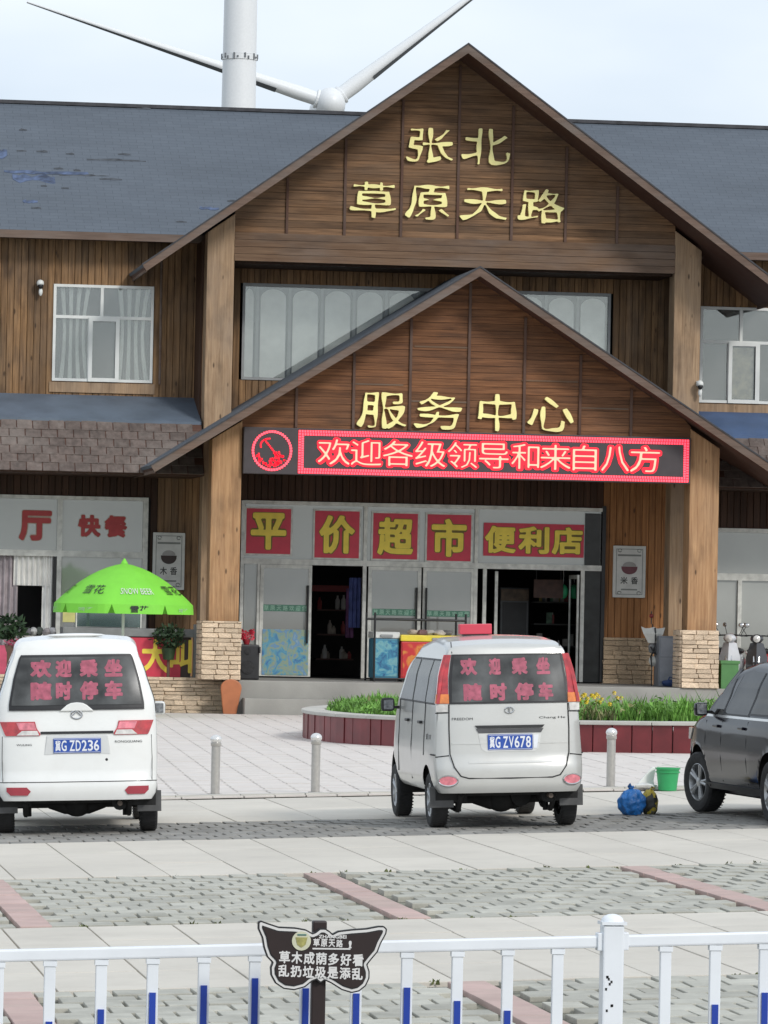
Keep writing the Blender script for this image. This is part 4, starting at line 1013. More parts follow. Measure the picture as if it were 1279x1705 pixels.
# snack counter on the terrace with red banner
x0, x1 = 6.934, 9.404
zt = 1.600
t = thing('snack_counter', ((x0+x1)/2, 92, PZ), 'snack counter with red lettered front and grey top under the parasol', 'counter')
at_box('carcass', x0+.03, x1, 91.92, 92.6, PZ, zt-.16, mat('counter_brown', (.075, .05, .045), .7), t, 0)
at_box('counter_top', x0, x1+.1, 91.86, 92.65, zt-.155, zt, mat('counter_grey', (.19, .195, .19), .5), t, .01)
at_box('front_banner', x0, 9.209, 91.895, 91.912, PZ+.02, zt-.17, K['sheet_red'], t, 0)
m1 = MB(); a, b = 8.504, 8.932
letters(m1, '大', a-.05, b+.05, PZ+.10, zt-.2, flat(91.888), .03, .004); letters(m1, '叫', 9.001, 9.001+.42, PZ+.10, zt-.2, flat(91.888), .03, .004); m1.build('characters', K['sheet_yellow'], t)
at_box('end_post', 9.453, 9.615, 91.85, 92.0, PZ, zt+.1, mat('post_grey', (.22, .225, .22), .6), t, .005)
gx0, gx1, gz0, gz1 = 7.191, 8.450, 1.593, 1.939
t2 = thing('food_display_case', ((gx0+gx1)/2, 92.2, zt), 'glass food case with white trays on the snack counter', 'display case')
f = MB()
for x in (gx0, gx1-.02):
    for y in (92.0, 92.5): f.box(x, x+.02, y, y+.02, zt+.002, gz1+.25)
f.box(gx0, gx1, 92.0, 92.52, gz1+.25, gz1+.28); f.build('frame', K['alu'], t2)
at_box('glass_front', gx0+.02, gx1-.02, 92.005, 92.011, zt+.02, gz1+.24, glass('teal_glass', (.3, .45, .42), .6, .04, (.10, .16, .15)), t2, 0)
for k in range(4): at_box('tray', gx0+.06+k*.28, gx0+.28+k*.28, 92.1, 92.35, zt+.02, zt+.13+.03*(k % 2), mat('tray_white', [(.55, .6, .55), (.2, .38, .28), (.55, .55, .5), (.15, .25, .27)][k], .4), t2, .01)
ax, az = 7.052, 1.695
t3 = thing('menu_board', (ax, 91.95, zt), 'small yellow menu board standing on the snack counter', 'sign')
at_box('board', ax-.12, ax+.12, 91.95, 91.97, az, az+.2, mat('pale_yellow', (.48, .45, .16), .6), t3, .004)
at_box('stand', ax-.1, ax+.1, 91.96, 91.98, zt, az-.002, mat('counter_grey', (.19, .195, .19), .5), t3, 0)
# plants
def bush(mb, c, r, n, size, flat_=1.):
    for k in range(n):
        th, ph = rnd(0, 6.283), math.acos(rnd(-1, 1)); q = rnd(.55, 1)
        p = Vector((c[0]+r[0]*q*math.sin(ph)*math.cos(th), c[1]+r[1]*q*math.sin(ph)*math.sin(th), c[2]+r[2]*q*math.cos(ph)))
        d = Vector((rnd(-1, 1), rnd(-1, 1), rnd(-.6, 1))).normalized(); e = d.cross(Vector((rnd(-1, 1), rnd(-1, 1), rnd(-1, 1)))).normalized(); s = size*rnd(.6, 1.3)
        mb.add([p, p+d*s*.5+e*s*.22, p+d*s, p+d*s*.5-e*s*.22], [(0, 1, 2, 3)])
M_leaf_d = mat('dark_leaf', (.022, .05, .018), .7, var=.5, scale=8)
M_leaf = mat('leaf_green', (.14, .30, .05), .65, var=.55, scale=2.2)
M_leaf2 = mat('olive_leaf', (.20, .20, .085), .7, var=.4, scale=5)
M_yel = mat('yellow_petal', (.72, .52, .03), .6, var=.15)
M_pot = mat('pot_brown', (.12, .07, .05), .7)
random.seed(6)
cx, cz = 8.957, 1.433
t = thing('potted_shrub', (cx, 91.7, cz-.4), 'round dark green shrub in front of the red counter banner', 'plant')
mb = MB(); bush(mb, (cx, 91.72, cz), (.33, .22, .25), 420, .11); mb.build('foliage', M_leaf_d, t)
MB().lathe([(.10, cz-.42), (.14, cz-.2), (.12, cz-.2)], (cx, 91.72, 0), 14).build('pot', M_leaf_d, t, smooth=True)
MB().tube([(cx, 91.72, PZ), (cx, 91.72, cz-.4)], .03, 8).build('stem', M_pot, t)
cx, cz = 5.894, 1.535
t = thing('potted_plant', (cx, 91.9, PZ), 'leafy green plant with pink flowers at the left end of terrace', 'plant')
mb = MB(); bush(mb, (cx, 91.9, cz), (.34, .25, .24), 260, .17); mb.build('foliage', M_leaf_d, t)
mb = MB(); bush(mb, (cx+.12, 91.75, cz-.27), (.2, .12, .07), 60, .09); mb.build('blossom', mat('pink_petal', (.55, .12, .2), .6), t)
MB().lathe([(.13, PZ), (.2, cz-.3), (.18, cz-.3)], (cx, 91.9, 0), 14).build('pot', M_pot, t, smooth=True)
cx, cz = 6.464, 1.578
t = thing('goods_table', (cx, 92.2, PZ), 'low table of grey and white odds beside the curtain', 'table')
at_box('tabletop', cx-.38, cx+.36, 92.0, 92.5, cz-.2, cz-.16, K['alu'], t, .005)
for dx in (-.35, .33):
    for y in (92.05, 92.45): MB().tube([(cx+dx, y, PZ), (cx+dx, y, cz-.2)], .02, 6).build('leg', K['alu'], t)
for k in range(6): MB().ball((cx-.3+k*.12, 92.15+rnd(0, .2), cz-.08+rnd(-.02, .04)), (.08, .08, .08), 8, 6, .2).build('packet', mat('packet', [(.3, .3, .3), (.1, .1, .11), (.36, .36, .35), (.06, .07, .06), (.22, .2, .2), (.3, .3, .31)][k], .6, var=.3), t, smooth=True)
x0, x1, z0, z1 = 5.394, 5.863, 0.593, 1.233
t = MB().box(x0, x1, 91.72, 91.76, PZ+.022, z1).build('pink_board', mat('pink_board', (.5, .07, .13), .5), None, label='plain pink board standing at the left edge of the terrace', cat='board', bevel=.004, loc=(x0, 91.74, PZ+.022))

# parasol -------------------------------------------------------------
M_par = mat('parasol_green', (.19, .60, .045), .6, var=.06, scale=3)
PX, PY = 7.745, 88.0
ztop, zrim = 2.816, 2.066
t = thing('parasol', (PX, PY, 0), 'bright green parasol with dark lettering behind the white minivan', 'parasol')
R_, NS = 1.32, 8
def can(u, a):        # u 0..1 from crown to rim, angle
    seg = 2*math.pi/NS; f = ((a/seg-.5) % 1)-.5; sag = 1-.045*(1-(2*f)**2)*u-.0
    r = R_*u*(1-.0*abs(f))*(math.cos(seg/2)/math.cos(f*seg)*.5+.5)
    z = ztop-(ztop-zrim)*(.25*u+.75*u**2.0)
    return Vector((PX+r*math.cos(a), PY+r*math.sin(a), z))
off = -math.pi/2-math.pi/NS+.14
for k in range(NS):
    a0 = off+2*math.pi*k/NS; a1 = a0+2*math.pi/NS; rows = []
    for i in range(9): rows.append([can(i/8*.999+.001, a0+(a1-a0)*j/8+(0)) for j in range(9)])
    mb = MB(); mb.grid(rows); p_ = mb.build('canopy_panel', M_par, t, smooth=True)
    rim = rows[-1]; v = MB(); v.grid([[q+Vector((0, 0, 0)) for q in rim[0:9]], [q+Vector((.0, 0, -.17))+(q-Vector((PX, PY, q.z)))*.012 for q in [rim[0].lerp(rim[1], .5)]+rim[1:8]+[rim[8].lerp(rim[7], .5)]]])
    vo = v.build('valance', M_par, p_)
    mid = (a0+a1)/2; nrm = Vector((math.cos(mid), math.sin(mid), 0)); tan = Vector((-nrm.y, nrm.x, 0))
    if nrm.y < .2:
        def pf(u0, half, vh, lift=.014):
            def fn(x, z):
                c = can(u0-z*vh/R_, mid+x*half/(R_*u0)); return c+nrm*lift*.6+Vector((0, 0, lift))
            return fn
        if abs(nrm.x) < .5:
            lt = MB(); letters(lt, 'SNOW BEER', -1, 1, 0, 1, pf(.86, .32, .13), .0); lt.build('lettering', K['sheet_white'], p_)
            lt = MB(); q = can(1, mid)
            letters(lt, '雪花', -.17, .17, 0, .13, lambda x, z: q+tan*x+nrm*.012+Vector((0, 0, -.15+z)), .02); lt.build('lettering', K['black'], vo)
        else:
            lt = MB(); letters(lt, '雪花', -1, 1, 0, 1, pf(.86, .25, .2), .0); lt.build('lettering', K['black'], p_)
            lt = MB(); q2 = can(1, mid)
            letters(lt, '啤酒', -.15, .15, 0, .08, lambda x, z: q2+tan*x+nrm*.012+Vector((0, 0, -.14+z)), .0); lt.build('lettering', mat('pale_print', (.35, .55, .3), .6), vo)
MB().tube([(PX, PY, .03), (PX, PY, ztop+.04)], .026, 12).build('pole', K['white_frame'], t, smooth=True)
MB().lathe([(.012, ztop+.09), (.05, ztop+.03), (.07, ztop-.01)], (PX, PY, 0), 12).build('finial', M_par, t, smooth=True)
MB().lathe([(.27, .02), (.27, .08), (.06, .14), (.05, .3), (.03, .3)], (PX, PY, 0), 20).build('base', K['concrete'], t, smooth=True)
for k in range(NS):
    a = off+2*math.pi*k/NS
    MB().tube([can(u, a)-Vector((0, 0, .015)) for u in (.02, .3, .6, .8, .98)], .008, 5).build('rib', K['white_frame'], t)
    MB().tube([(PX, PY, zrim-.05), can(.5, a)-Vector((0, 0, .02))], .007, 5).build('strut', K['white_frame'], t)

# ------------------------------------------------------------------ planter, bollards, bags on the plaza
PCX, PCY, PR = 18.47, 74.7, 8.97
t = thing('planter', (13.5, 70, gz(13.5, 70)), 'large round planter bed clad in dark red panels with concrete coping', 'planter')
def pz(a, r=PR): return gz(PCX-r*math.cos(a), PCY-r*math.sin(a))
def pp(a, r, z): return (PCX-r*math.cos(a), PCY-r*math.sin(a), pz(a, r)+z)
a0, a1 = -.55, 1.75
N = 66
M_panel = mat('red_cladding', (.165, .022, .025), .45, var=.25, scale=3, rand=.12)
random.seed(12)
for k in range(N):
    b0, b1 = a0+(a1-a0)*k/N+.0012, a0+(a1-a0)*(k+1)/N-.0012
    j = rnd(-.008, .008)
    MB().add([pp(b0, PR+j, 0), pp(b1, PR+j, 0), pp(b1, PR-.05, 0), pp(b0, PR-.05, 0), pp(b0, PR+j, .42), pp(b1, PR+j, .42), pp(b1, PR-.05, .42), pp(b0, PR-.05, .42)],
             [(0, 3, 2, 1), (4, 5, 6, 7), (0, 1, 5, 4), (1, 2, 6, 5), (2, 3, 7, 6), (3, 0, 4, 7)]).build('cladding_panel', M_panel, t)
N2 = 18
for k in range(N2):
    b0, b1 = a0+(a1-a0)*k/N2+.0006, a0+(a1-a0)*(k+1)/N2-.0006; mb = MB(); n = 4; vs = []
    for i in range(n+1):
        b = b0+(b1-b0)*i/n; vs += [pp(b, PR+.03, .421), pp(b, PR-.34, .421), pp(b, PR-.34, .475), pp(b, PR+.03, .475)]
    mb.add(vs, [(i*4+q, i*4+(q+1) % 4, i*4+4+(q+1) % 4, i*4+4+q) for i in range(n) for q in range(4)]+[(0, 1, 2, 3), (n*4+3, n*4+2, n*4+1, n*4)])
    mb.build('coping_stone', M_kerb, t, bevel=.012)
so = MB(); n = 40; so.add([pp(a0+(a1-a0)*i/n, PR-.06, .40) for i in range(n+1)]+[(PCX+4, PCY+6, .45), (PCX-4, PCY+6, .45)], [tuple(range(n+3))])
so.build('soil', M_ground, t)
gr = MB(); fl = MB(); ol = MB(); random.seed(31)
def tuft(mb, x, y, z, h, w, n):
    for k in range(n):
        a = rnd(0, 6.283); q = Vector((math.cos(a), math.sin(a), 0)); s = rnd(.5, 1.1)
        p = Vector((x+rnd(-w, w), y+rnd(-w, w), z)); e = Vector((-q.y, q.x, 0))*.013
        tip = p+q*h*.45*s+Vector((0, 0, h*s)); md = p+q*h*.16*s+Vector((0, 0, h*.6*s))
        mb.add([p-e, p+e, md+e*.9, tip, md-e*.9], [(0, 1, 2, 3, 4)])
for k in range(3600):
    a = rnd(a0, a1); d = rnd(.55, 3.0) if rnd(0, 1) < .6 else rnd(.5, 1.1); r = PR-d
    x, y, z = pp(a, r, .42)
    u = (a-.15)
    yel = .150 < x/y < .1945 and rnd(0, 1) < .8
    if yel and rnd(0, 1) < .6:
        tuft(ol, x, y, z, rnd(.18, .30), .08, 9)
        if rnd(0, 1) < .28 and d > .5:
            c = Vector((x, y, z+rnd(.27, .42)))
            for q in range(5):
                b = q*1.26; fl.add([c, c+Vector((.034*math.cos(b), -.02, .034*math.sin(b))), c+Vector((.034*math.cos(b+.9), .015, .034*math.sin(b+.9)))], [(0, 1, 2)])
    else: tuft(gr, x, y, z, rnd(.15, .40)*(.85+.35*math.sin(a*31+d)*math.sin(d*4+a*9)+.2*math.sin(a*77))*(.6 if a < .5 else 1), .13, 12)
for k in range(420):
    a = rnd(a0, a1); d = rnd(.45, 2.6); x, y, z = pp(a, PR-d, .42); h = rnd(.10, .2)*(.6 if a < .5 else 1.15)
    bush(ol if rnd(0, 1) < .12 else gr, (x, y, z+h*.75), (.2, .2, h), 42, .085)
gr.build('planter_grass', M_leaf, t, kind='stuff'); ol.build('planter_herbs', M_leaf2, t, kind='stuff'); fl.build('yellow_flowers', M_yel, t, kind='stuff')

random.seed(77)
wd = MB()
for k in range(60):
    y = random.choice((29.47, 35.0, 40.78)); x = rnd(1.3, 11)
    
    tuft(wd, x, y+rnd(-.04, .04), gz(x, y)-.02, rnd(.015, .045), .03, 6)
wd.build('paving_weeds', mat('weed_green', (.13, .15, .05), .8, var=.4), None, kind='stuff')
M_steel = mat('brushed_steel', (.46, .44, .41), .38, .55, var=.1, scale=20)
bol = None
def bollard(x, label):
    z = gz(x, 55.45)+.03
    t = thing('bollard', (x, 55.45, z), label, 'bollard', group='steel bollards along the plaza kerb')
    global bol
    if not bol:
        bol = [('pipe', MB().lathe([(.052, .012), (.052, .56)], n=18).mesh('pipe', M_steel, smooth=True)),
               ('collar', MB().lathe([(.056, .561), (.062, .57), (.062, .60), (.05, .612)], n=18).mesh('collar', M_steel, smooth=True)),
               ('cap', MB().ball((0, 0, .64), (.068, .068, .055), 18, 10).mesh('cap', mat('polished_steel', (.75, .74, .72), .2, .6, var=.05), smooth=True)),
               ('base_plate', MB().lathe([(.085, .0), (.085, .011)], n=18).mesh('base_plate', M_steel))]
    for n, me in bol: inst(me, n, t, (0, 0, 0), world=False)
bollard(4.82, 'steel bollard almost hidden by the white minivan')
bollard(5.99, 'steel bollard nearest the white minivan')
bollard(7.16, 'steel bollard just left of the silver minivan')
bollard(8.33, 'steel bollard hidden behind the silver minivan'); bollard(9.49, 'steel bollard behind the right side of silver minivan')
bollard(10.65, 'steel bollard standing between the silver minivan and dark car')

def blob_mesh(c, r, n, m, f, seed):
    random.seed(seed); ph = [rnd(0, 6) for _ in range(6)]
    mb = MB(); rows = []
    for i in range(m+1):
        th = math.pi*i/m; row = []
        for k in range(n+1):
            a = 2*math.pi*(k % n)/n
            q = 1+f*(math.sin(5*a+ph[0]+th*2)+.7*math.sin(9*a+ph[1]-th*3)+.6*math.sin(th*11+ph[2]+a*3))*math.sin(th)
            row.append((c[0]+r[0]*q*math.sin(th)*math.cos(a), c[1]+r[1]*q*math.sin(th)*math.sin(a), c[2]+max(-r[2]*.82, r[2]*q*math.cos(th))))
        rows.append(row)
    return mb.grid(rows)
gx, gy, g0 = 9.73, 49.45, gz(9.73, 49.45)
t = thing('plastic_bag', (gx, gy, g0), 'bright blue tied plastic bag on the paving by the dark car', 'bag')
M_bb = mat('blue_bag', (.02, .15, .45), .3, var=.35, scale=9, bump=1., bscale=22)
blob_mesh((gx, gy, g0+.125), (.145, .11, .15), 64, 40, .06, 3).build('sack', M_bb, t, smooth=True)
MB().tube([(gx-.01, gy-.01, g0+.23), (gx-.02, gy, g0+.28), (gx+.015, gy, g0+.30)], [.03, .02, .012], 8).build('knot', M_bb, t, smooth=True)
MB().grid([[(gx-.02, gy, g0+.24), (gx+.02, gy-.02, g0+.25), (gx+.07, gy, g0+.24)], [(gx-.05, gy+.02, g0+.30), (gx-.03, gy-.03, g0+.34), (gx-.02, gy, g0+.28)]]).build('tied_end', M_bb, t)
gx = 9.93; g0 = gz(gx, 49.5)
t = thing('plastic_bag', (gx, 49.5, g0), 'yellow and black bundled bag behind the blue bag', 'bag')
m_, n_, l_, b_ = NT('yellow_black_bag'); b_.inputs['Roughness'].default_value = .5
t_ = n_.new('ShaderNodeTexCoord'); v_ = n_.new('ShaderNodeTexNoise'); v_.inputs['Scale'].default_value = 9; v_.inputs['Detail'].default_value = 2
r_ = n_.new('ShaderNodeValToRGB'); r_.color_ramp.interpolation = 'CONSTANT'; e = r_.color_ramp.elements
e[0].color = (.03, .032, .028, 1); e[1].position = .5; e[1].color = (.42, .32, .03, 1); x = e.new(.6); x.color = (.13, .13, .1, 1)
l_.new(t_.outputs['Object'], v_.inputs['Vector']); l_.new(v_.outputs['Fac'], r_.inputs[0]); l_.new(r_.outputs[0], b_.inputs['Base Color'])
blob_mesh((gx, 49.52, g0+.12), (.09, .09, .145), 30, 20, .06, 5).build('sack', m_, t, smooth=True)
MB().tube([(gx, 49.5, g0+.24), (gx+.02, 49.5, g0+.29), (gx+.05, 49.5, g0+.27)], .012, 6).build('knot', m_, t)
bx, by = 11.21, 54.86; b0 = gz(bx, by)
t = thing('bucket', (bx, by, b0), 'green plastic bucket standing near the dark car', 'bucket')
M_bk = mat('green_bucket', (.03, .33, .11), .4, var=.08)
MB().lathe([(.0, .005), (.105, .0), (.135, .245), (.147, .247), (.147, .265), (.125, .262), (.098, .02), (0, .02)], (bx, by, b0+.005), 24).build('pail', M_bk, t, smooth=True)
MB().lathe([(.136, .21), (.144, .212), (.144, .225), (.137, .227)], (bx, by, b0), 24).build('ring', M_bk, t, smooth=True)
MB().tube([(bx+.145*math.cos(q), by-.03-.0*q, b0+.265+.035*math.sin(q)) for q in [k*math.pi/10 for k in range(11)]], .005, 6).build('handle', K['alu'], t)
bx = 10.98; b0 = gz(bx, 55.0)
t = thing('foam_board', (bx, 55.0, b0), 'white crumpled foam sheet leaning beside the green bucket', 'litter')
MB().ext([(bx-.14, 54.95, b0+.045), (bx+.10, 54.95, b0+.03), (bx+.09, 54.98, b0+.12), (bx+.115, 55.0, b0+.27), (bx+.075, 55.0, b0+.28)], (0, .03, .0)).build('sheet', K['white_frame'], t, bevel=.006)
MB().ball((bx-.02, 54.93, b0+.06), (.13, .05, .035), 12, 7, .2).build('crumpled_wrap', mat('white_plastic', (.6, .6, .58), .4, var=.25, scale=12), t, smooth=True)

# ------------------------------------------------------------------ vehicles
def interp(tab, v):
    if v <= tab[0][0]: return tab[0][1]
    for (a, p), (b, q) in zip(tab, tab[1:]):
        if v <= b: s = (v-a)/(b-a); s = s*s*(3-2*s)*.35+s*.65; return p+(q-p)*s
    return tab[-1][1]
class Car:
    """lofted body; y=0 is the rearmost point, +y the front, z=0 the ground"""
    def __init__(c, L, zb, zt, hw, tp, rear, rc=.12, crown=.05, wrap=.10, wx=.78, front=None):
        c.L, c.zb, c.zt, c.hw, c.tp, c.rear, c.rc, c.crown, c.wrap, c.wx = L, zb, zt, hw, tp, rear, rc, crown, wrap, wx
        c.front = front or [(0, 0), (2, 0)]
    def D(c, x, z): return interp(c.rear, z)+c.wrap*(min(1.05, abs(x)/c.wx))**4
    def DF(c, x, z): return -interp(c.front, z)-.16*(min(1.05, abs(x)/c.wx))**3
    def sx(c, y, z): return interp(c.hw, z)*interp(c.tp, y)
    def ring(c, ys, sc=1.):
        zt = interp(c.zt, ys); n = 24; pts = []; rc = min(c.rc, (zt-c.zb)*.4)
        for k in range(n+1):
            z = c.zb+(zt-rc-c.zb)*k/n; pts.append((c.sx(ys, z)*sc*(1 if k else .97), z))
        xs, zs = pts[-1]
        for k in range(1, 6):
            a = k*math.pi/2/6; pts.append((c.sx(ys, zt-rc)*sc-rc*(1-math.cos(a)), zt-rc+rc*math.sin(a)*.82))
        xe, ze = pts[-1]
        for k in range(1, 6): u = k/5; pts.append((xe*(1-u), ze+(zt-ze+c.crown*.0)*(1-(1-u)**2)))
        fr = max(0, 1-ys/.9); ff = max(0, 1-(c.L-ys)/.7)
        return [(x, ys+fr*c.D(x, z)+ff*c.DF(x, z), z) for x, z in pts]
    def body(c, arches, name, m, parent):
        ys = [0, .025, .07]+[.12+(c.L-.24)*k/84 for k in range(85)]+[c.L-.07, c.L-.025, c.L]
        R = []
        for i, y in enumerate(ys):
            e = min(i, len(ys)-1-i); R.append(c.ring(y, (.975, .993, .999, 1)[min(3, e)]))
        mb = MB(); np_ = len(R[0]); full = []
        for r in R: full.append([(-x, y, z) for x, y, z in r]+[p for p in reversed(r[:-1])])
        W = len(full[0]); vs = [p for r in full for p in r]; fs = []
        def arch_in(p):
            for ay, az, ar in arches:
                if abs(p[0]) > .35 and (p[1]-ay)**2+(p[2]-az)**2 < ar*ar: return ay, az, ar
        ins = [arch_in(p) for p in vs]
        for i in range(len(full)-1):
            for j in range(W-1):
                q = (i*W+j, i*W+j+1, (i+1)*W+j+1, (i+1)*W+j)
                if all(ins[k] for k in q): continue
                fs.append(q)
        v2 = []
        for p, a in zip(vs, ins):
            if a:
                ay, az, ar = a; dy, dz = p[1]-ay, p[2]-az; d = math.hypot(dy, dz) or 1e-3
                if d > ar*.55: p = (p[0], ay+dy*ar/d, az+dz*ar/d)
            v2.append(p)
        mb.add(v2, fs)
        for r, fn in ((R[0], c.D), (R[-1], None)):     # end caps
            rows = []
            for x, y, z in r:
                row = []
                for k in range(17):
                    u = -1+k/8
                    xx = x*u
                    row.append((xx, (c.D(xx, z) if fn else c.L+c.DF(xx, z)), z))
                rows.append(row)
            mb.grid(rows)
        # flat floor
        f0 = [(-p[0], p[1], p[2]) for p in [r[0] for r in R]]; f1 = [r[0] for r in R]
        mb.grid([f0, f1])
        return mb.build(name, m, parent, local=True, smooth=True, ang=42, weld=True)
    def rear_pt(c, off): return lambda x, z: Vector((x, c.D(x, z)-off, z))
    def side_pt(c, s, off): return lambda y, z: Vector((s*(c.sx(y, z)+off), y+max(0, 1-y/.9)*c.D(c.sx(y, z), z), z))
def patch(rows, fn, fn_in, nx=10, nz=8, mirror=False):
    """rows [(v,u0,u1)] bottom to top -> raised panel following the surface, with a returned edge"""
    mb = MB(); G = []
    for k in range(nz+1):
        t = k/nz*(len(rows)-1); i = min(int(t), len(rows)-2); s = t-i
        v, a, b = [rows[i][q]*(1-s)+rows[i+1][q]*s for q in range(3)]
        G.append([(a+(b-a)*j/nx, v) for j in range(nx+1)])
    mb.grid([[fn(u, v) for u, v in r] for r in G])
    rim = G[0]+[r[-1] for r in G[1:]]+G[-1][-2::-1]+[r[0] for r in G[-2:0:-1]]
    rim.append(rim[0])
    mb.grid([[fn(u, v) for u, v in rim], [fn_in(u, v) for u, v in rim]])
    return mb
def mirrows(rows): return [(v, -b, -a) for v, a, b in rows]
M_white = mat('white_car_paint', (.78, .785, .76), .26, var=.03, scale=2, coat=.7, stain=.16, scol=(.42, .38, .31))
M_silver = mat('silver_car_paint', (.56, .56, .535), .3, .25, var=.03, scale=2, coat=.7, stain=.22, scol=(.32, .29, .24))
M_grey = mat('dark_grey_car_paint', (.005, .005, .011), .12, 0, var=.1, scale=2, coat=.0, spec=.28)
def tinted(name, col):
    m = mat(name, col, .2, var=.6, scale=3.2, spec=.35); return m
M_tint = tinted('tinted_glass', (.085, .088, .088)); M_tint_side = tinted('dark_side_window', (.03, .034, .034))
M_rubber_seal = mat('window_seal', (.018, .018, .02), .5)
M_tl = mat('tail_lamp_red', (.42, .022, .03), .16, var=.35, scale=14, coat=1.)
M_tl_pink = mat('tail_lamp_pink', (.70, .20, .24), .16, var=.3, scale=18, coat=1.)
M_tl_org = mat('tail_lamp_orange', (.68, .19, .03), .16, var=.3, scale=16, coat=1.)
M_tl_wht = mat('tail_lamp_clear', (.62, .60, .57), .15, var=.2, scale=18, coat=1.)
M_refl = mat('reflector_red', (.33, .02, .04), .2, var=.2, coat=1.)
M_gap = mat('panel_gap', (.03, .03, .03), .8)
M_under = mat('underbody', (.016, .016, .016), .85, var=.4, scale=10)
M_flapm = mat('mud_flap', (.10, .10, .10), .8, var=.3)
M_plate = mat('plate_blue', (.02, .075, .36), .4, var=.08)
M_wtxt = mat('plate_white', (.72, .74, .78), .5, var=.05)
M_pink = mat('faded_window_lettering', (.36, .085, .13), .6, var=.3, scale=20)
M_chrome = mat('chrome', (.6, .6, .6), .15, .9, var=.05)
M_rim = mat('alloy_rim', (.42, .43, .44), .3, .6, var=.1)
_wh = {}
def wheel(parent, x, y, r, w, s, steer=0., alloy=True):
    key = (r, w, alloy)
    if key not in _wh:
        ty = MB().lathe([(r*.62, -w*.42), (r*.80, -w/2), (r*.93, -w*.47), (r, -w*.36), (r, w*.36), (r*.93, w*.47), (r*.80, w/2), (r*.62, w*.42), (r*.62, -w*.42)], n=36, axis='x', caps=False).mesh('tyre', K['rubber'], smooth=True)
        tr = MB()
        for k in range(44):
            a = 2*math.pi*k/44
            for xx in (-.28, 0, .28):
                q = a+(.05 if xx == 0 else 0); c_, s_ = math.cos(q), math.sin(q)
                tr.add([(xx*w-.04, r*.9985*c_-.008*s_, r*.9985*s_+.008*c_), (xx*w+.02, r*.9985*c_-.008*s_, r*.9985*s_+.008*c_), (xx*w+.02, r*.9985*c_+.008*s_, r*.9985*s_-.008*c_), (xx*w-.04, r*.9985*c_+.008*s_, r*.9985*s_-.008*c_)], [(0, 1, 2, 3)])
        tr = tr.mesh('tread', K['black'])
        ri = MB(); ri.lathe([(r*.64, w*.40), (r*.60, w*.43), (r*.57, w*.36), (r*.55, -w*.3)], n=32, axis='x', caps=False)
        nsp = 5
        for k in range(nsp):
            for dl in (-.15, .15):
                a = 2*math.pi*k/nsp+dl; a2 = 2*math.pi*k/nsp+dl*.8
                p = [(w*.30, 0.06*r*math.cos(a), .06*r*math.sin(a)), (w*.36, .58*r*math.cos(a2), .58*r*math.sin(a2))]
                ri.tube(p, [.05*r, .06*r], 6)
        ri.lathe([(.16*r, w*.25), (.16*r, w*.37), (.10*r, w*.40), (0, w*.40)], n=16, axis='x')
        rm_ = ri.mesh('rim', M_rim, smooth=True)
        hb = MB().lathe([(r*.56, -w*.05), (r*.1, -w*.04), (0, -w*.04)], n=24, axis='x').mesh('brake_disc', K['black'])
        _wh[key] = (ty, tr, rm_, hb)
    ty, tr, rm_, hb = _wh[key]
    rot = (0, 0, (math.pi if s < 0 else 0)+steer)
    o = inst(ty, 'wheel', parent, (x, y, r), rot, world=False)
    for me, nm in ((tr, 'tread'), (rm_, 'rim'), (hb, 'brake_disc')): inst(me, nm, o, world=False)
def place(name, label, cat, wx, wy, yaw, L0):
    """put the middle of the rear axle at (wx,wy)"""
    sl = .033
    loc = Vector((wx, wy, gz(wx, wy)+.004))-Matrix.Rotation(yaw, 3, 'Z') @ Vector((0, L0, 0))
    return thing(name, loc, label, cat, rz=yaw, ry=-math.atan(sl))
def lmb(mb, name, m, p, **k): return mb.build(name, m, p, local=True, **k)
def number_plate(c, p, s, x0, x1, z0, z1, off):
    fn = lambda x, z: (x, c.D(0, (z0+z1)/2)-off, z)
    pl_ = lmb(MB().box(x0, x1, c.D(0, (z0+z1)/2)-off, c.D(0, (z0+z1)/2)-off+.012, z0, z1), 'number_plate', M_plate, p, bevel=.003)
    w = (x1-x0); n = len(s); mb = MB(); q = x0+.03*w
    e = .006
    for a, b, cc, d in ((x0+e, x1-e, z0+e, z0+e*1.6), (x0+e, x1-e, z1-e*1.6, z1-e)): mb.box(a, b, c.D(0, (z0+z1)/2)-off-.002, c.D(0, (z0+z1)/2)-off, cc, d)
    cw = .94*w/(n+.35)
    for i, ch in enumerate(s):
        a = q+i*cw+(cw*.35 if i > 1 else 0); letters(mb, ch, a+.07*cw, a+.93*cw, z0+.13*(z1-z0), z1-.13*(z1-z0), lambda x, z: (x, c.D(0, (z0+z1)/2)-off-.002, z), .018)
    lmb(mb, 'plate_characters', M_wtxt, pl_)
def window_text(c, p, rows, off):
    for chars, z0, z1, cols in rows:
        for ch, (a, b) in zip(chars, cols):
            mb = MB(); letters(mb, ch, a, b, z0, z1, c.rear_pt(off), .06); lmb(mb, 'window_character', M_pink, p)
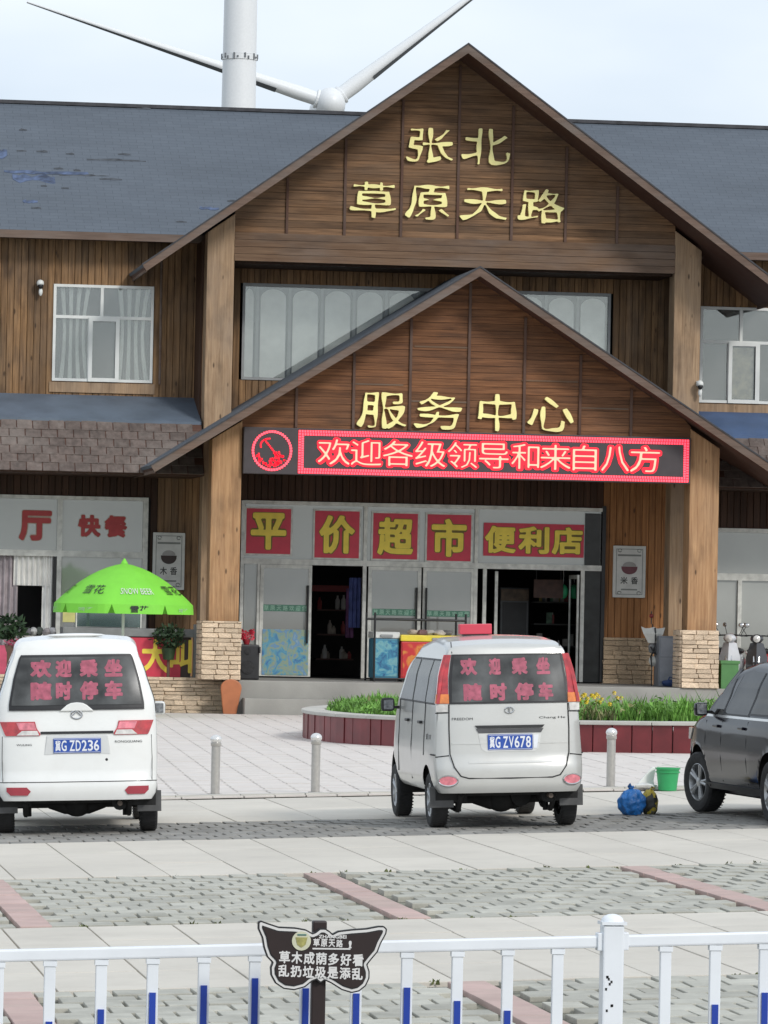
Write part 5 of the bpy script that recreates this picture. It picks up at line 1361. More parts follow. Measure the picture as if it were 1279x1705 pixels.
def underbody(p, c, ax, track, zf, diff=True, flap=True, r=.28):
    lmb(MB().box(-.55, .55, .3, c.L-.4, zf-.06, zf+.06), 'floor_pan', M_under, p, bevel=.02)
    lmb(MB().box(-.6, .6, .12, .2, zf-.01, zf+.05), 'rear_crossmember', M_under, p, bevel=.01)
    a = MB(); a.tube([(-track/2, ax, r), (track/2, ax, r)], .045, 10)
    if diff: a.ball((0, ax, r-.01), (.15, .15, .125), 14, 9); a.tube([(-.28, ax, r), (-.12, ax, r-.02), (.12, ax, r-.02), (.28, ax, r)], [.05, .09, .09, .05], 10)
    lmb(a, 'rear_axle', M_under, p, smooth=True)
    lmb(MB().tube([(.42, .25, zf-.06), (.42, .8, zf-.05)], .075, 12), 'muffler', M_under, p, smooth=True)
    lmb(MB().tube([(.42, .12, zf-.06), (.42, .26, zf-.06)], .025, 10), 'tailpipe', mat('rusty_steel', (.12, .09, .07), .6), p, smooth=True)
    lf = MB()
    for s in (-1, 1): lf.tube([(s*track*.36, .2, zf-.04), (s*track*.36, ax-.2, r-.1), (s*track*.36, ax+.3, r-.08), (s*track*.36, ax+.7, zf-.02)], .028, 6); lf.tube([(s*track*.34, ax-.06, r-.12), (s*track*.34, ax-.02, zf+.05)], .03, 8)
    lmb(lf, 'leaf_spring', M_under, p)
    if flap:
        for s in (-1, 1):
            lmb(MB().box(s*track/2-.12, s*track/2+.12, ax-r-.075, ax-r-.06, .21, .42), 'mud_flap', M_flapm, p, bevel=.006)
def liner(p, ay, r, wx_, side):
    mb = MB(); rows = []
    for xx in (wx_-.02, wx_-.34): rows.append([(side*xx, ay+r*1.02*math.cos(q), r*.98+.0+r*1.02*math.sin(q)*1.0+.02) for q in [k*math.pi/14-.15 for k in range(17)]])
    mb.grid(rows); b = [(side*(wx_-.34), ay+r*1.02*math.cos(q), r+r*1.02*math.sin(q)) for q in [k*math.pi/14-.15 for k in range(17)]]
    mb.add(b, [tuple(range(17))]); lmb(mb, 'wheel_arch_liner', M_under, p)
M_mglass = mat('mirror_glass', (.25, .26, .27), .12, .3, var=.5, scale=30)
def mirror(c, p, s, y, z, m):
    t = c.sx(y, z)
    o = lmb(MB().box(s*(t+.12)-.07, s*(t+.12)+.07, y-.045, y+.05, z-.055, z+.085), 'wing_mirror', m, p, bevel=.035, smooth=True)
    lmb(MB().box(min(s*(t-.03), s*(t+.1)), max(s*(t-.03), s*(t+.1)), y-.02, y+.03, z-.03, z+.0), 'mirror_arm', K['black'], o)
    lmb(MB().box(s*(t+.12)-.05, s*(t+.12)+.05, y-.052, y-.046, z-.035, z+.065), 'mirror_glass', M_mglass, o, bevel=.002)
def seam(c, p, pts, fn, w=.006):
    mb = MB(); mb.tube([fn(*q) for q in pts], w, 4); lmb(mb, 'panel_gap', M_gap, p)

# ---- white minivan
W = Car(3.9, .34, [(0, 1.945), (.35, 1.985), (2.4, 1.96), (2.75, 1.88), (3.15, 1.45), (3.45, 1.12), (3.9, .86)],
        [(.30, .765), (.45, .80), (.75, .812), (1.05, .808), (1.3, .79), (1.6, .70), (1.8, .625), (2.0, .585)],
        [(0, .985), (.5, 1), (3.0, .985), (3.9, .86)],
        [(.30, .05), (.38, .01), (.52, .0), (.56, .04), (.95, .055), (1.25, .085), (1.75, .20), (1.85, .235), (1.93, .30), (2.0, .42)], rc=.13, wrap=.12, wx=.80)
P_ = place('white_minivan', 'white minivan seen from behind with faded red lettering in its back window', 'van', 3.83, 48.25, -.062, .62)
WR = .285
W.body([(.62, WR, .37), (3.15, WR, .37)], 'body', M_white, P_)
o_ = lambda k: W.rear_pt(k)
lmb(patch([(1.235, -.672, .672), (1.30, -.672, .672), (1.55, -.625, .625), (1.755, -.565, .565), (1.785, -.545, .545)], o_(.016), o_(-.02), 18, 14), 'window_seal', M_rubber_seal, P_)
RG = lmb(patch([(1.285, -.645, .645), (1.32, -.645, .645), (1.55, -.603, .603), (1.76, -.545, .545)], o_(.022), o_(.012), 18, 12), 'rear_window', M_tint, P_, smooth=True)
bm_ = MB(); bm_.xz([(-.17, 1.225), (.17, 1.225), (.10, 1.285), (.06, 1.305), (0, 1.312), (-.06, 1.305), (-.10, 1.285)], W.D(0, 1.27)-.028, W.D(0, 1.27)+.02); lmb(bm_, 'handle_bulge', M_white, P_, bevel=.008)
cols = [(-.455, -.245), (-.205, -.045), (.035, .215), (.28, .46)]
window_text(W, RG, [('欢迎乘坐', 1.56, 1.735, cols), ('随时停车', 1.335, 1.52, cols)], .0245)
for s in (-1, 1):
    R_ = lambda rows: rows if s > 0 else mirrows(rows)
    tl = lmb(patch(R_([(.985, .37, .705), (1.0, .36, .715), (1.06, .40, .74), (1.125, .415, .765)]), o_(.014), o_(-.02)), 'tail_lamp', M_tl, P_)
    lmb(patch(R_([(1.045, .40, .57), (1.115, .425, .60)]), o_(.018), o_(.010)), 'lamp_lens', M_tl_pink, tl)
    lmb(patch(R_([(.99, .375, .60), (1.035, .395, .545)]), o_(.018), o_(.010)), 'reversing_lens', M_tl_wht, tl)
    lmb(patch(R_([(.395, .495, .665), (.435, .465, .705), (.475, .505, .705)]), o_(.010), o_(-.01)), 'bumper_reflector', M_refl, P_)
    mirror(W, P_, s, 2.98, 1.16, M_white)
    sp = W.side_pt(s, .006); spi = W.side_pt(s, -.01)
    for ya, yb, ya2, yb2 in ((.42, 1.25, .5, 1.25), (1.32, 2.15, 1.32, 2.12), (2.22, 3.02, 2.2, 2.72)):
        lmb(patch([(1.2, ya, yb), (1.68, ya2, yb2)], sp, spi), 'side_window', M_tint_side, P_, smooth=True)
    liner(P_, .62, .37, .80, s); liner(P_, 3.15, .37, .78, s)
    wheel(P_, s*.715, .62, WR, .175, s); wheel(P_, s*.715, 3.15, WR, .175, s)
    seam(W, P_, [(1.29, z) for z in (.5, .8, 1.1, 1.4, 1.7)], W.side_pt(s, .001)); seam(W, P_, [(2.18, z) for z in (.5, .8, 1.1, 1.4, 1.7)], W.side_pt(s, .001))
lmb(patch([(1.0, -.36, .36), (1.025, -.36, .36)], o_(.012), o_(-.02), 10, 2), 'handle_strip', K['black'], P_)
seam(W, P_, [(x/10*.79, .525) for x in range(-10, 11)], o_(.002), .004)
seam(W, P_, [(-.74, .98), (-.745, .75), (-.74, .53)], o_(.0), .003); seam(W, P_, [(.74, .98), (.745, .75), (.74, .53)], o_(.0), .003)
number_plate(W, P_, '冀GZD236', -.235, .235, .81, .955, .016)
rc_ = MB(); rc_.xz([(-.33, .79), (.33, .79), (.30, .985), (-.30, .985)], W.D(0, .88)-.004, W.D(0, .88)+.01); lmb(rc_, 'plate_recess', mat('plate_recess_white', (.62, .63, .62), .4, var=.04), P_, bevel=.01)
em = MB(); em.tube([(.055*math.cos(a), W.D(0, 1.19)-.012, 1.19+.042*math.sin(a)) for a in [k*.35 for k in range(19)]], .008, 6); em.tube([(-.04, W.D(0, 1.19)-.012, 1.185), (0, W.D(0, 1.2)-.012, 1.225), (.04, W.D(0, 1.19)-.012, 1.185)], .008, 6); lmb(em, 'emblem', M_chrome, P_, smooth=True)
lt = MB(); letters(lt, 'WULING', -.60, -.45, .885, .905, o_(.006), .0); letters(lt, 'RONGGUANG', .375, .645, .905, .928, o_(.006), .0); lmb(lt, 'lettering', M_gap, P_)
lmb(MB().lathe([(.014, 0), (.0, -.008)], (.29, W.D(.29, .74)-.002, .74), 12, 'y'), 'lock', M_gap, P_)
underbody(P_, W, .62, 1.43, .36, True, True, WR)
lmb(MB().ball((0, .45, 1.975), (.30, .05, .02), 12, 6), 'roof_spoiler', M_white, P_, smooth=True)

# ---- silver minivan
V = Car(3.75, .36, [(0, 1.84), (.25, 1.885), (1.2, 1.92), (1.9, 1.86), (2.35, 1.70), (2.75, 1.36), (3.0, 1.12), (3.45, .98), (3.75, .82)],
        [(.34, .715), (.5, .755), (.75, .758), (1.0, .742), (1.25, .725), (1.5, .685), (1.74, .61), (1.9, .555)],
        [(0, .985), (.4, 1), (2.9, .985), (3.75, .86)],
        [(.34, .05), (.42, .01), (.62, .0), (.70, .035), (.95, .05), (1.24, .07), (1.73, .165), (1.80, .19), (1.86, .26), (1.93, .40)], rc=.11, wrap=.10, wx=.74)
P_ = place('silver_minivan', 'silver minivan with tall red tail lamps and a red sign on its roof', 'van', 8.06, 47.75, .0, .64)
WR = .275
V.body([(.64, WR, .355), (3.05, WR, .355)], 'body', M_silver, P_)
o_ = lambda k: V.rear_pt(k)
lmb(patch([(1.245, -.60, .60), (1.5, -.592, .592), (1.738, -.555, .555)], o_(.008), o_(-.02), 18, 12), 'window_seal', M_rubber_seal, P_)
RG = lmb(patch([(1.262, -.575, .575), (1.5, -.565, .565), (1.722, -.535, .535)], o_(.012), o_(.004), 18, 12), 'rear_window', M_tint, P_, smooth=True)
cols = [(-.475, -.31), (-.19, -.07), (.04, .20), (.29, .43)]; cols2 = [(-.455, -.27), (-.19, -.02), (.06, .25), (.30, .45)]
window_text(V, RG, [('欢迎乘坐', 1.53, 1.70, cols), ('随时停车', 1.275, 1.45, cols2)], .0145)
sg = MB()
for k in range(3): sg.tube([V.rear_pt(.016)(-.1+.3*u+k*.02, 1.5-.05*u*u*(k-1)) for u in (0, .3, .6, 1)], .004, 4)
for s in (-1, 1):
    R_ = lambda rows: rows if s > 0 else mirrows(rows)
    tl = lmb(patch(R_([(1.25, .605, .722), (1.36, .605, .715), (1.55, .598, .688), (1.735, .562, .632)]), o_(.013), o_(-.03)), 'tail_lamp', M_tl, P_)
    lmb(patch(R_([(1.252, .60, .735), (1.345, .60, .722)]), o_(.016), o_(.008)), 'indicator_lens', M_tl_org, tl)
    sp = V.side_pt(s, .010); spi = V.side_pt(s, -.02)
    lmb(patch([(1.25, -.04, .10), (1.36, -.04, .09), (1.55, -.03, .08), (1.735, -.02, .07)], sp, spi), 'tail_lamp', M_tl, P_)
    lmb(patch(R_([(1.17, .62, .724), (1.245, .612, .724)]), o_(.011), o_(-.02)), 'reversing_lens', M_tl_wht, P_)
    fg = MB(); cx_, cz_ = s*.625, .485
    fg.grid([[o_(.012)(cx_+.085*q*math.cos(a), cz_+.045*q*math.sin(a)) for a in [k*math.pi/10 for k in range(21)]] for q in (.02, .5, 1)]); lmb(fg, 'fog_lamp', M_tl_pink, P_)
    fg = MB(); fg.tube([o_(.010)(cx_+.092*math.cos(a), cz_+.052*math.sin(a)) for a in [k*math.pi/10 for k in range(20)]], .009, 5, True); lmb(fg, 'lamp_bezel', M_chrome, P_)
    mirror(V, P_, s, 2.72, 1.17, M_gap)
    sp = V.side_pt(s, .005); spi = V.side_pt(s, -.01)
    for ya, yb, ya2, yb2 in ((.16, .78, .16, .74), (.86, 1.66, .83, 1.62), (1.75, 2.62, 1.72, 2.16)):
        lmb(patch([(1.235, ya-.03, yb+.03), (1.69, ya2-.03, yb2+.03)], V.side_pt(s, .003), spi), 'window_seal', M_rubber_seal, P_)
        lmb(patch([(1.255, ya, yb), (1.67, ya2, yb2)], sp, spi), 'side_window', M_tint_side, P_, smooth=True)
    liner(P_, .64, .355, .74, s); liner(P_, 3.05, .355, .73, s)
    wheel(P_, s*.655, .64, WR, .17, s); wheel(P_, s*.655, 3.05, WR, .17, s)
    seam(V, P_, [(.80, z) for z in (.72, .9, 1.1, 1.25)], V.side_pt(s, .001)); seam(V, P_, [(1.70, z) for z in (.45, .8, 1.1, 1.25)], V.side_pt(s, .001)); seam(V, P_, [(2.62, z) for z in (.5, .8, 1.1, 1.25)], V.side_pt(s, .001))
    seam(V, P_, [(y, .74) for y in (.0, .25)], V.side_pt(s, .001), .008)
    hd = MB()
    for y in (1.0, 1.9): hd.box(min(s*V.sx(y, 1.04), s*(V.sx(y, 1.04)+.03)), max(s*V.sx(y, 1.04), s*(V.sx(y, 1.04)+.03)), y, y+.16, 1.03, 1.06)
    lmb(hd, 'door_handle', K['black'], P_, bevel=.008)
    lmb(patch([(.885, .52, .58), (.94, .52, .58)], V.side_pt(s, .006), V.side_pt(s, -.005), 2, 2), 'side_decal', M_gap, P_)
    lmb(patch([(.89, .30, .50), (.935, .30, .50)], V.side_pt(s, .006), V.side_pt(s, -.005), 3, 2), 'side_decal', mat('decal_grey', (.22, .22, .21), .5, var=.5, scale=60), P_)
lmb(patch([(1.0, -.325, .325), (1.03, -.35, .35)], o_(.018), o_(-.02), 8, 3), 'plate_garnish', K['black'], P_)
lmb(patch([(.955, -.315, .315), (.995, -.34, .34)], o_(.010), o_(-.02), 8, 3), 'plate_garnish', mat('dark_trim', (.07, .07, .075), .5), P_)
lmb(patch([(.77, -.25, .25), (.80, -.29, .29), (.95, -.32, .32)], o_(.004), o_(-.02), 8, 4), 'plate_recess', mat('recess_silver', (.62, .62, .60), .35, .2), P_)
number_plate(V, P_, '冀GZV678', -.225, .225, .785, .94, .016)
lmb(patch([(.80, .235, .27), (.93, .235, .29)], o_(.010), o_(-.01), 3, 3), 'plate_lamp', M_wtxt, P_)
tg = [(-.60, 1.24), (-.605, 1.0), (-.60, .75), (-.565, .62), (-.50, .53), (-.42, .508), (0, .505), (.42, .508), (.50, .53), (.565, .62), (.60, .75), (.605, 1.0), (.60, 1.24)]
seam(V, P_, tg, o_(.002), .007)
seam(V, P_, [(-.55, 1.75), (-.545, 1.86)], o_(.002), .005); seam(V, P_, [(.55, 1.75), (.545, 1.86)], o_(.002), .005)
for s in (-1, 1): seam(V, P_, [(s*.61, .735), (s*.74, .72)], o_(.002), .006); seam(V, P_, [(s*.61, 1.16), (s*.73, 1.155)], o_(.002), .006)
lmb(patch([(.845, -.58, .58), (.86, -.58, .58)], o_(.006), o_(-.01), 8, 2), 'tailgate_crease', M_silver, P_)
lmb(patch([(.655, -.42, .42), (.675, -.42, .42)], o_(.006), o_(-.01), 8, 2), 'tailgate_crease', M_silver, P_)
em = MB(); em.tube([(.045*math.cos(a), V.D(0, 1.18)-.012, 1.18+.03*math.sin(a)) for a in [k*.35 for k in range(19)]], .007, 6); em.tube([(0, V.D(0, 1.18)-.012, 1.155), (0, V.D(0, 1.18)-.012, 1.205)], .009, 6); lmb(em, 'emblem', M_chrome, P_, smooth=True)
lt = MB(); letters(lt, 'FREEDOM', -.575, -.37, 1.085, 1.11, o_(.005), .0); letters(lt, 'Chang He', .30, .57, 1.085, 1.112, o_(.005), .0); lmb(lt, 'lettering', M_gap, P_)
underbody(P_, V, .64, 1.31, .38, True, True, WR)
lmb(MB().tube([(.18, .5, .30), (.18, .9, .29)], .10, 12), 'silencer', M_under, P_, smooth=True)
rails = None
# red taxi-style sign box on its roof
sgp = Matrix.Translation(P_.location) @ P_.rotation_euler.to_matrix().to_4x4()
q = sgp @ Vector((-.16, 1.15, 1.915))
t = thing('roof_sign', q, 'small plain red sign box on the silver minivan roof', 'sign', rz=0, ry=-math.atan(.033))
lmb(MB().box(-.165, .165, -.06, .06, .012, .115), 'sign_box', mat('red_sign', (.60, .055, .09), .4, var=.05), t, bevel=.008)
lmb(MB().box(-.13, .13, -.05, .05, -.01, .011), 'magnet_base', K['black'], t)

# ---- dark grey car
Dk = Car(4.2, .24, [(0, 1.10), (.12, 1.32), (.35, 1.50), (.9, 1.60), (1.9, 1.62), (2.35, 1.56), (2.8, 1.32), (3.15, 1.08), (3.7, .98), (4.05, .86), (4.2, .74)],
         [(.22, .78), (.4, .85), (.65, .87), (.9, .855), (1.05, .82), (1.3, .72), (1.6, .58)],
         [(0, .90), (.5, .98), (1.4, 1), (3.3, .985), (3.8, .93), (4.2, .76)],
         [(.22, .06), (.45, .0), (.7, .02), (1.0, .06), (1.3, .14), (1.5, .3)], rc=.13, wrap=.18, wx=.86, front=[(.2, .05), (.45, 0), (.75, .03), (1.0, .14), (1.3, .3)])
yaw = .07
hx, hy = 10.56, 49.6       # left front wheel
f_ = Matrix.Rotation(yaw, 3, 'Z')
rear_axle = Vector((hx, hy, 0))-f_ @ Vector((-.75, 2.62, 0))
P_ = place('dark_car', 'dark grey hatchback cut off by the right edge of the photo', 'car', rear_axle.x, rear_axle.y, yaw, .72)
WR = .318
Dk.body([(.72, WR, .40), (3.34, WR, .40)], 'body', M_grey, P_)
for s in (-1, 1):
    sp = Dk.side_pt(s, .006); spi = Dk.side_pt(s, -.012)
    for ya, yb, ya2, yb2 in ((.55, 1.45, .75, 1.42), (1.52, 2.38, 1.5, 2.18), (2.46, 2.98, 2.42, 2.46)):
        zb0 = 1.085-.02*(ya-.5); zb1 = 1.5
        lmb(patch([(zb0-.02, ya-.03, yb+.03), (zb1+.02, ya2-.03, yb2+.03)], Dk.side_pt(s, .004), spi), 'window_seal', M_rubber_seal, P_)
        lmb(patch([(zb0, ya, yb), (zb1, ya2, yb2)], sp, spi), 'side_window', mat('car_side_window', (.028, .027, .024), .05, var=.7, scale=3.5, spec=.14), P_)
    lmb(patch([(1.02, .5, 3.05), (1.045, .55, 3.02)], sp, spi, 20, 2), 'waist_trim', M_chrome, P_)
    lmb(patch([(.27, .8, 3.3), (.33, .82, 3.28)], Dk.side_pt(s, .012), spi, 20, 2), 'sill_trim', K['black'], P_)
    liner(P_, .72, .40, .85, s); liner(P_, 3.34, .40, .84, s)
    wheel(P_, s*.755, .72, WR, .21, s); wheel(P_, s*.765, 3.34, WR, .21, s, .20)
    mirror(Dk, P_, s, 2.92, 1.08, M_grey)
    hl = lmb(patch([(.76, 3.72, 3.98), (.88, 3.62, 3.9)], Dk.side_pt(s, .004), Dk.side_pt(s, -.03)), 'headlight', M_tl_wht, P_)
    lmb(patch([(1.0, .16, .42), (1.12, .2, .42)], Dk.side_pt(s, .006), spi), 'tail_lamp', M_tl, P_)
    for y in (1.48, 2.42): seam(Dk, P_, [(y, z) for z in (.36, .6, .8, 1.0)], Dk.side_pt(s, .001), .004)
    seam(Dk, P_, [(3.02, z) for z in (.6, .8, .98)], Dk.side_pt(s, .001), .004)
    hd = MB()
    for y in (1.56, 2.5): hd.box(min(s*Dk.sx(y, .93), s*(Dk.sx(y, .93)+.03)), max(s*Dk.sx(y, .93), s*(Dk.sx(y, .93)+.03)), y, y+.17, .915, .945)
    lmb(hd, 'door_handle', M_grey, P_, bevel=.008)
lmb(patch([(1.12, -.66, .66), (1.45, -.52, .52)], Dk.rear_pt(.01), Dk.rear_pt(-.03)), 'rear_window', M_tint_side, P_)
ws = MB(); rows = []
for k in range(9):
    y = 3.02-.60*k/8; z = interp(Dk.zt, y)+.012; w = Dk.sx(y, z-.1)-.09
    rows.append([(w*(-1+j/5), y, z-.03*abs(-1+j/5)**3) for j in range(11)])
ws.grid(rows); lmb(ws, 'windscreen', M_tint_side, P_, smooth=True)
lmb(MB().box(-.6, .6, .4, 3.6, .2, .3), 'floor_pan', M_under, P_)

# ------------------------------------------------------------------ scooters and green bin on the right of the platform
def scooter(x, y, rz, col, label):
    t = thing('motor_scooter', (x, y, PZ), label, 'scooter', rz=rz, group='scooters parked on the platform')
    M_b = mat('scooter_paint', col, .25, var=.1, coat=.8)
    for yy, nm in ((0, 'rear_wheel'), (1.22, 'front_wheel')):
        o = lmb(MB().lathe([(.15, -.035), (.20, -.05), (.245, -.03), (.245, .03), (.20, .05), (.15, .035), (.15, -.035)], (0, yy, .245), 24, 'x'), nm, K['rubber'], t, smooth=True)
        sp = MB(); sp.lathe([(.155, -.02), (.155, .02)], (0, yy, .245), 20, 'x')
        for k in range(5): a = k*1.2566; sp.tube([(0, yy, .245), (0, yy+.15*math.cos(a), .245+.15*math.sin(a))], .012, 5)
        lmb(sp, 'spokes', M_rim, o)
    lmb(MB().tube([(.05, 1.22, .245), (.05, 1.10, .62), (0, 1.05, .72), (-.05, 1.10, .62), (-.05, 1.22, .245)], .02, 6), 'fork', M_chrome, t)
    lmb(MB().ball((0, 1.2, .47), (.08, .24, .07), 12, 7), 'front_mudguard', M_b, t, smooth=True)
    lmb(MB().grid([[(-.2, 1.05, .35), (0, 1.14, .33), (.2, 1.05, .35)], [(-.21, 1.0, .6), (0, 1.16, .6), (.21, 1.0, .6)], [(-.13, .98, .88), (0, 1.08, .92), (.13, .98, .88)]]), 'leg_shield', M_b, t, smooth=True)
    lmb(MB().ball((0, 1.02, .97), (.13, .13, .09), 12, 8), 'headlamp_cowl', M_b, t, smooth=True)
    lmb(MB().lathe([(.07, .0), (.0, .03)], (0, 1.13, .97), 12, 'y'), 'headlamp', M_tl_wht, t)
    lmb(MB().tube([(-.32, .88, 1.02), (-.15, .98, 1.03), (.15, .98, 1.03), (.32, .88, 1.02)], .016, 6), 'handlebar', K['black'], t)
    for s in (-1, 1):
        m1 = lmb(MB().tube([(s*.2, .95, 1.03), (s*.3, .93, 1.2)], .007, 5), 'mirror_stalk', K['black'], t)
        lmb(MB().ball((s*.31, .93, 1.23), (.06, .02, .045), 10, 6), 'mirror', M_chrome, m1, smooth=True)
    lmb(MB().box(-.13, .13, .42, 1.02, .28, .34), 'footboard', K['black'], t, bevel=.02)
    lmb(MB().ball((0, .12, .5), (.15, .42, .2), 14, 9), 'rear_cowl', M_b, t, smooth=True)
    lmb(MB().ball((0, .22, .72), (.14, .38, .07), 14, 8), 'seat', K['black'], t, smooth=True)
    lmb(MB().ball((0, -.28, .56), (.08, .05, .04), 10, 6), 'tail_lamp', M_tl, t, smooth=True)
    lmb(MB().tube([(-.1, -.3, .66), (-.12, -.05, .72), (.12, -.05, .72), (.1, -.3, .66)], .012, 6), 'grab_rail', M_chrome, t)
    lmb(MB().tube([(.13, -.2, .3), (.13, .35, .25)], [.05, .03], 8), 'exhaust', M_chrome, t)
    return t
scooter(20.319, 92.7, 2.75, (.55, .56, .58), 'white scooter nearest the right stone pillar')
scooter(20.183, 93.4, 2.2, (.02, .02, .022), 'dark scooter half hidden behind the white scooter by the pillar')
scooter(21.155, 93.5, 2.0, (.3, .03, .03), 'red scooter rearmost at the right edge of the photo')
scooter(20.681, 92.6, 2.9, (.04, .04, .045), 'black scooter at the right edge above the dark car roof')
x0, x1, z0, z1 = 19.599, 19.942, 0.623, 1.203
t = thing('green_crate', ((x0+x1)/2, 91.1, PZ), 'green plastic crate on the platform right of the stone pillar', 'crate')
M_cr = mat('crate_green', (.07, .20, .06), .5, var=.1)
for a, b, c, d in ((x0, x1, 90.95, 90.975), (x0, x1, 91.325, 91.35), (x0, x0+.025, 90.976, 91.324), (x1-.025, x1, 90.976, 91.324)): at_box('side', a, b, c, d, PZ+.02, z1, M_cr, t, .003)
at_box('base', x0, x1, 90.95, 91.35, PZ, PZ+.019, M_cr, t, 0)
at_box('rim', x0-.02, x1+.02, 90.93, 90.949, z1-.06, z1, M_cr, t, .003)
x = 20.888
t = MB().box(x-.06, x+.3, 92.1, 92.16, 5.084, 5.414).build('wall_sign', mat('blue_sign', (.015, .03, .16), .4), None, label='small dark blue sign on the right awning at the photo edge', cat='sign', bevel=.01, loc=(x, 92.1, 5.084))

# ------------------------------------------------------------------ railing and butterfly sign in the foreground
FY = 18.6
M_fw = mat('railing_white', (.80, .83, .86), .35, var=.04, coat=.3)
M_fb = mat('railing_blue', (.012, .05, .36), .4, var=.1)
ft = thing('road_railing', (3.59, FY, gz(3.59, FY)), 'white steel railing with blue inserts along the front of the car park', 'railing')
def fz(x): return gz(x, FY)
RT = .885-fz(3.59)
SPX = .1935
px0 = 3.59
sect = []
tops_full = [1e9, 1700, 1680, 1652, 1640, 1628, 1645, 1655, 1642, 1666, 1682, 1e9]
def py2z(p): return 2.2-(p-1000)*FY/8000-.0
for sec in range(-1, 2):
    xs = px0+sec*2.623
    for n_, z_, h_ in (('top_rail', RT, .048), ('bottom_rail', .18, .045)):
        xa, xb = xs-2.623+.045, xs-.045
        MB().ext([(xa, FY-.02, fz(xa)+z_-h_/2), (xb, FY-.02, fz(xb)+z_-h_/2), (xb, FY-.02, fz(xb)+z_+h_/2), (xa, FY-.02, fz(xa)+z_+h_/2)], (0, .04, 0)).build(n_, M_fw, ft, bevel=.008)
        xs_ = MB()
    ends = MB()
    for e in (xs-2.623+.05, xs-.05): ends.box(e-.012, e+.012, FY-.03, FY+.03, fz(e)+RT-.035, fz(e)+RT+.035)
    ends.build('rail_socket', M_fw, ft, bevel=.004)
    for k, hgt in enumerate((0, .803, .846, .903, .885, .91, .954, .931, .908, .848, .806, 0)):
        x = xs-.2155-.1993*k
        b = MB().box(x-.022, x+.022, FY-.014, FY+.014, fz(x)+.2, fz(x)+RT-.024).build('bar', M_fw, ft, bevel=.004)
        MB().box(x-.026, x+.026, FY-.018, FY+.018, fz(x)+RT-.045, fz(x)+RT-.0245).build('bar_socket', M_fw, b)
        if hgt: MB().box(x-.0125, x+.0125, FY-.022, FY-.0145, fz(x)+.22, fz(x)+hgt).build('blue_insert', M_fb, b)
for sec in range(-2, 2):
    x = px0+sec*2.623
    p_ = MB().box(x-.042, x+.042, FY-.042, FY+.042, fz(x)+.01, fz(x)+RT+.065).build('post', M_fw, ft, bevel=.008)
    c = MB(); c.box(x-.05, x+.05, FY-.05, FY+.05, fz(x)+RT+.066, fz(x)+RT+.078); c.ball((x, FY, fz(x)+RT+.078), (.046, .046, .03), 16, 8); c.build('post_cap', M_fw, p_, smooth=True)
    MB().box(x-.1, x+.1, FY-.1, FY+.1, fz(x)-.02, fz(x)+.012).build('foot', K['rubber'], p_, bevel=.005)
sc_ = MB(); random.seed(4)
for k in range(9): a, b = px0-.03+rnd(0, .03), fz(px0)+RT-.06-rnd(.06, .22); sc_.box(a-.004, a+.004, FY-.0432, FY-.0421, b-.006, b+.004)
sc_.build('paint_chips', K['black'], ft)
# butterfly board
SY = 18.2
M_sb = mat('sign_brown', (.018, .008, .007), .5, var=.15)
M_sw = mat('sign_white', (.68, .67, .65), .5, var=.05)
cx = 2.381; cz = 0.845
st = thing('butterfly_sign', (cx, SY, fz(cx)), 'dark brown butterfly shaped sign with white lettering on a post', 'sign')
S1 = SY/8000
pts = [(427,1535),(432,1533),(440,1536),(462,1543),(490,1544),(508,1547),(519,1553),(524,1551),(531,1545),(541,1545),(549,1550),(553,1554),(562,1549),(585,1546),(610,1544),(630,1540),(640,1540),(645,1545),(644,1553),(635,1570),(630,1584),(620,1596),(613,1605),(617,1616),(617,1628),(611,1641),(600,1650),(587,1653),(570,1648),(552,1637),(541,1632),(534,1637),(527,1631),(520,1634),(508,1644),(490,1649),(472,1647),(458,1638),(450,1624),(449,1611),(452,1603),(443,1594),(437,1578),(434,1562),(427,1547)]
def sp_(p, k=1., dy=0): return (cx+((p[0]-533)*k)*S1, cz-((p[1]-1592)*k+ (p[0]-533)*.0)*S1)
def board(name, grow, y0, y1, m):
    q = np.array([(p[0]/218., -p[1]/218.) for p in pts]); vs, fs = field_fill(q, np.roll(q, -1, 0), grow/218., .009)
    P = [(cx+(u*218-533)*S1, y0, cz-(-v*218-1592)*S1) for u, v in vs]; n = len(P)
    cnt = {}
    for f in fs:
        for a, b in zip(f, f[1:]+f[:1]): cnt.setdefault((min(a, b), max(a, b)), []).append((a, b))
    side = [(b, a, a+n, b+n) for e in cnt.values() if len(e) == 1 for a, b in e]
    return MB().add(P+[(x, y1, z) for x, y, z in P], fs+[tuple(i+n for i in reversed(f)) for f in fs]+side).build(name, m, st)
board('board', 0, SY-.012, SY+.012, K['black'])
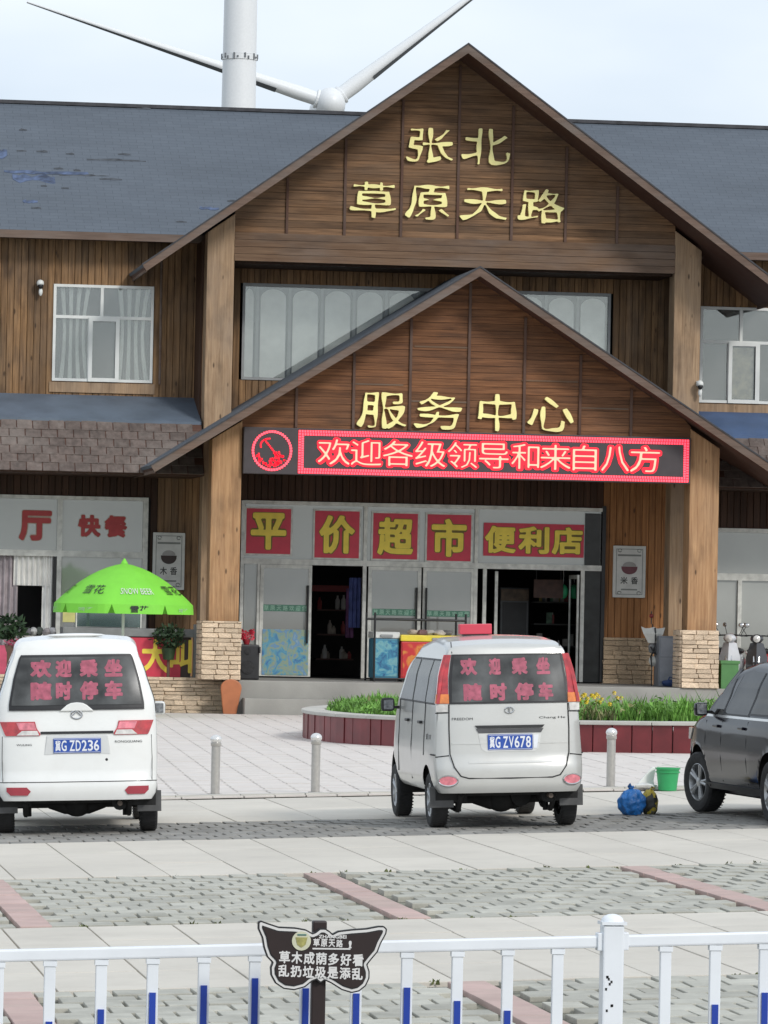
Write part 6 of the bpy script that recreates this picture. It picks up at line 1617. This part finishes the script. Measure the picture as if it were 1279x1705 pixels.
board('white_edge', -2.4, SY-.0145, SY-.0125, M_sw)
board('edge_line', -6.6, SY-.0165, SY-.0147, K['black'])
board('face', -8.6, SY-.0185, SY-.0167, M_sb)
MB().box(cx-.027, cx+.027, SY+.013, SY+.06, fz(cx), 0.978).build('post', M_sb, st, bevel=.006)
SX = lambda p: cx+(p-533)*S1
SZ = lambda p: cz-(p-1592)*S1
lt = MB()
for k, ch in enumerate('草木成荫多好看'): letters(lt, ch, SX(463+k*20.7), SX(481.5+k*20.7), SZ(1604-.4+k*.7), SZ(1583+k*.7), flat(SY-.0205), .03)
lt.build('upper_text', M_sw, st)
lt = MB()
for k, ch in enumerate('乱扔垃圾是添乱'): letters(lt, ch, SX(462+k*20.7), SX(480.5+k*20.7), SZ(1626+k*.7), SZ(1606+k*.7), flat(SY-.0205), .03)
lt.build('lower_text', M_sw, st)
lt = MB()
for k, ch in enumerate('草原天路'): letters(lt, ch, SX(520+k*13), SX(531+k*13), SZ(1575+k*.4), SZ(1562+k*.4), flat(SY-.0205), .03)
letters(lt, '!', SX(580), SX(585), SZ(1578), SZ(1565), flat(SY-.0205), .05)
letters(lt, 'ZHANGBEI', SX(529), SX(576), SZ(1561.5), SZ(1555.5), flat(SY-.0205), .03)
lt.box(SX(519), SX(583), SY-.0205, SY-.0188, SZ(1580), SZ(1577.5))
lt.build('heading_text', M_sw, st)
MB().lathe([(.0, 0), (16*S1, 0), (16*S1, -.0035), (0, -.0035)], (SX(500), SY-.0188, SZ(1566)), 28, 'y').build('emblem', mat('emblem_cream', (.60, .60, .44), .5, var=.1), st)
e = MB(); e.xz([(SX(490), SZ(1560)), (SX(510), SZ(1560)), (SX(507), SZ(1572)), (SX(500), SZ(1577)), (SX(493), SZ(1572))], SY-.0245, SY-.0225); e.build('emblem_figure', mat('emblem_olive', (.33, .31, .10), .5, var=.4, scale=40), st)
e = MB(); e.box(SX(493), SX(508), SY-.0245, SY-.0225, SZ(1557), SZ(1554.5)); e.build('emblem_band', mat('emblem_green', (.08, .19, .17), .5), st)
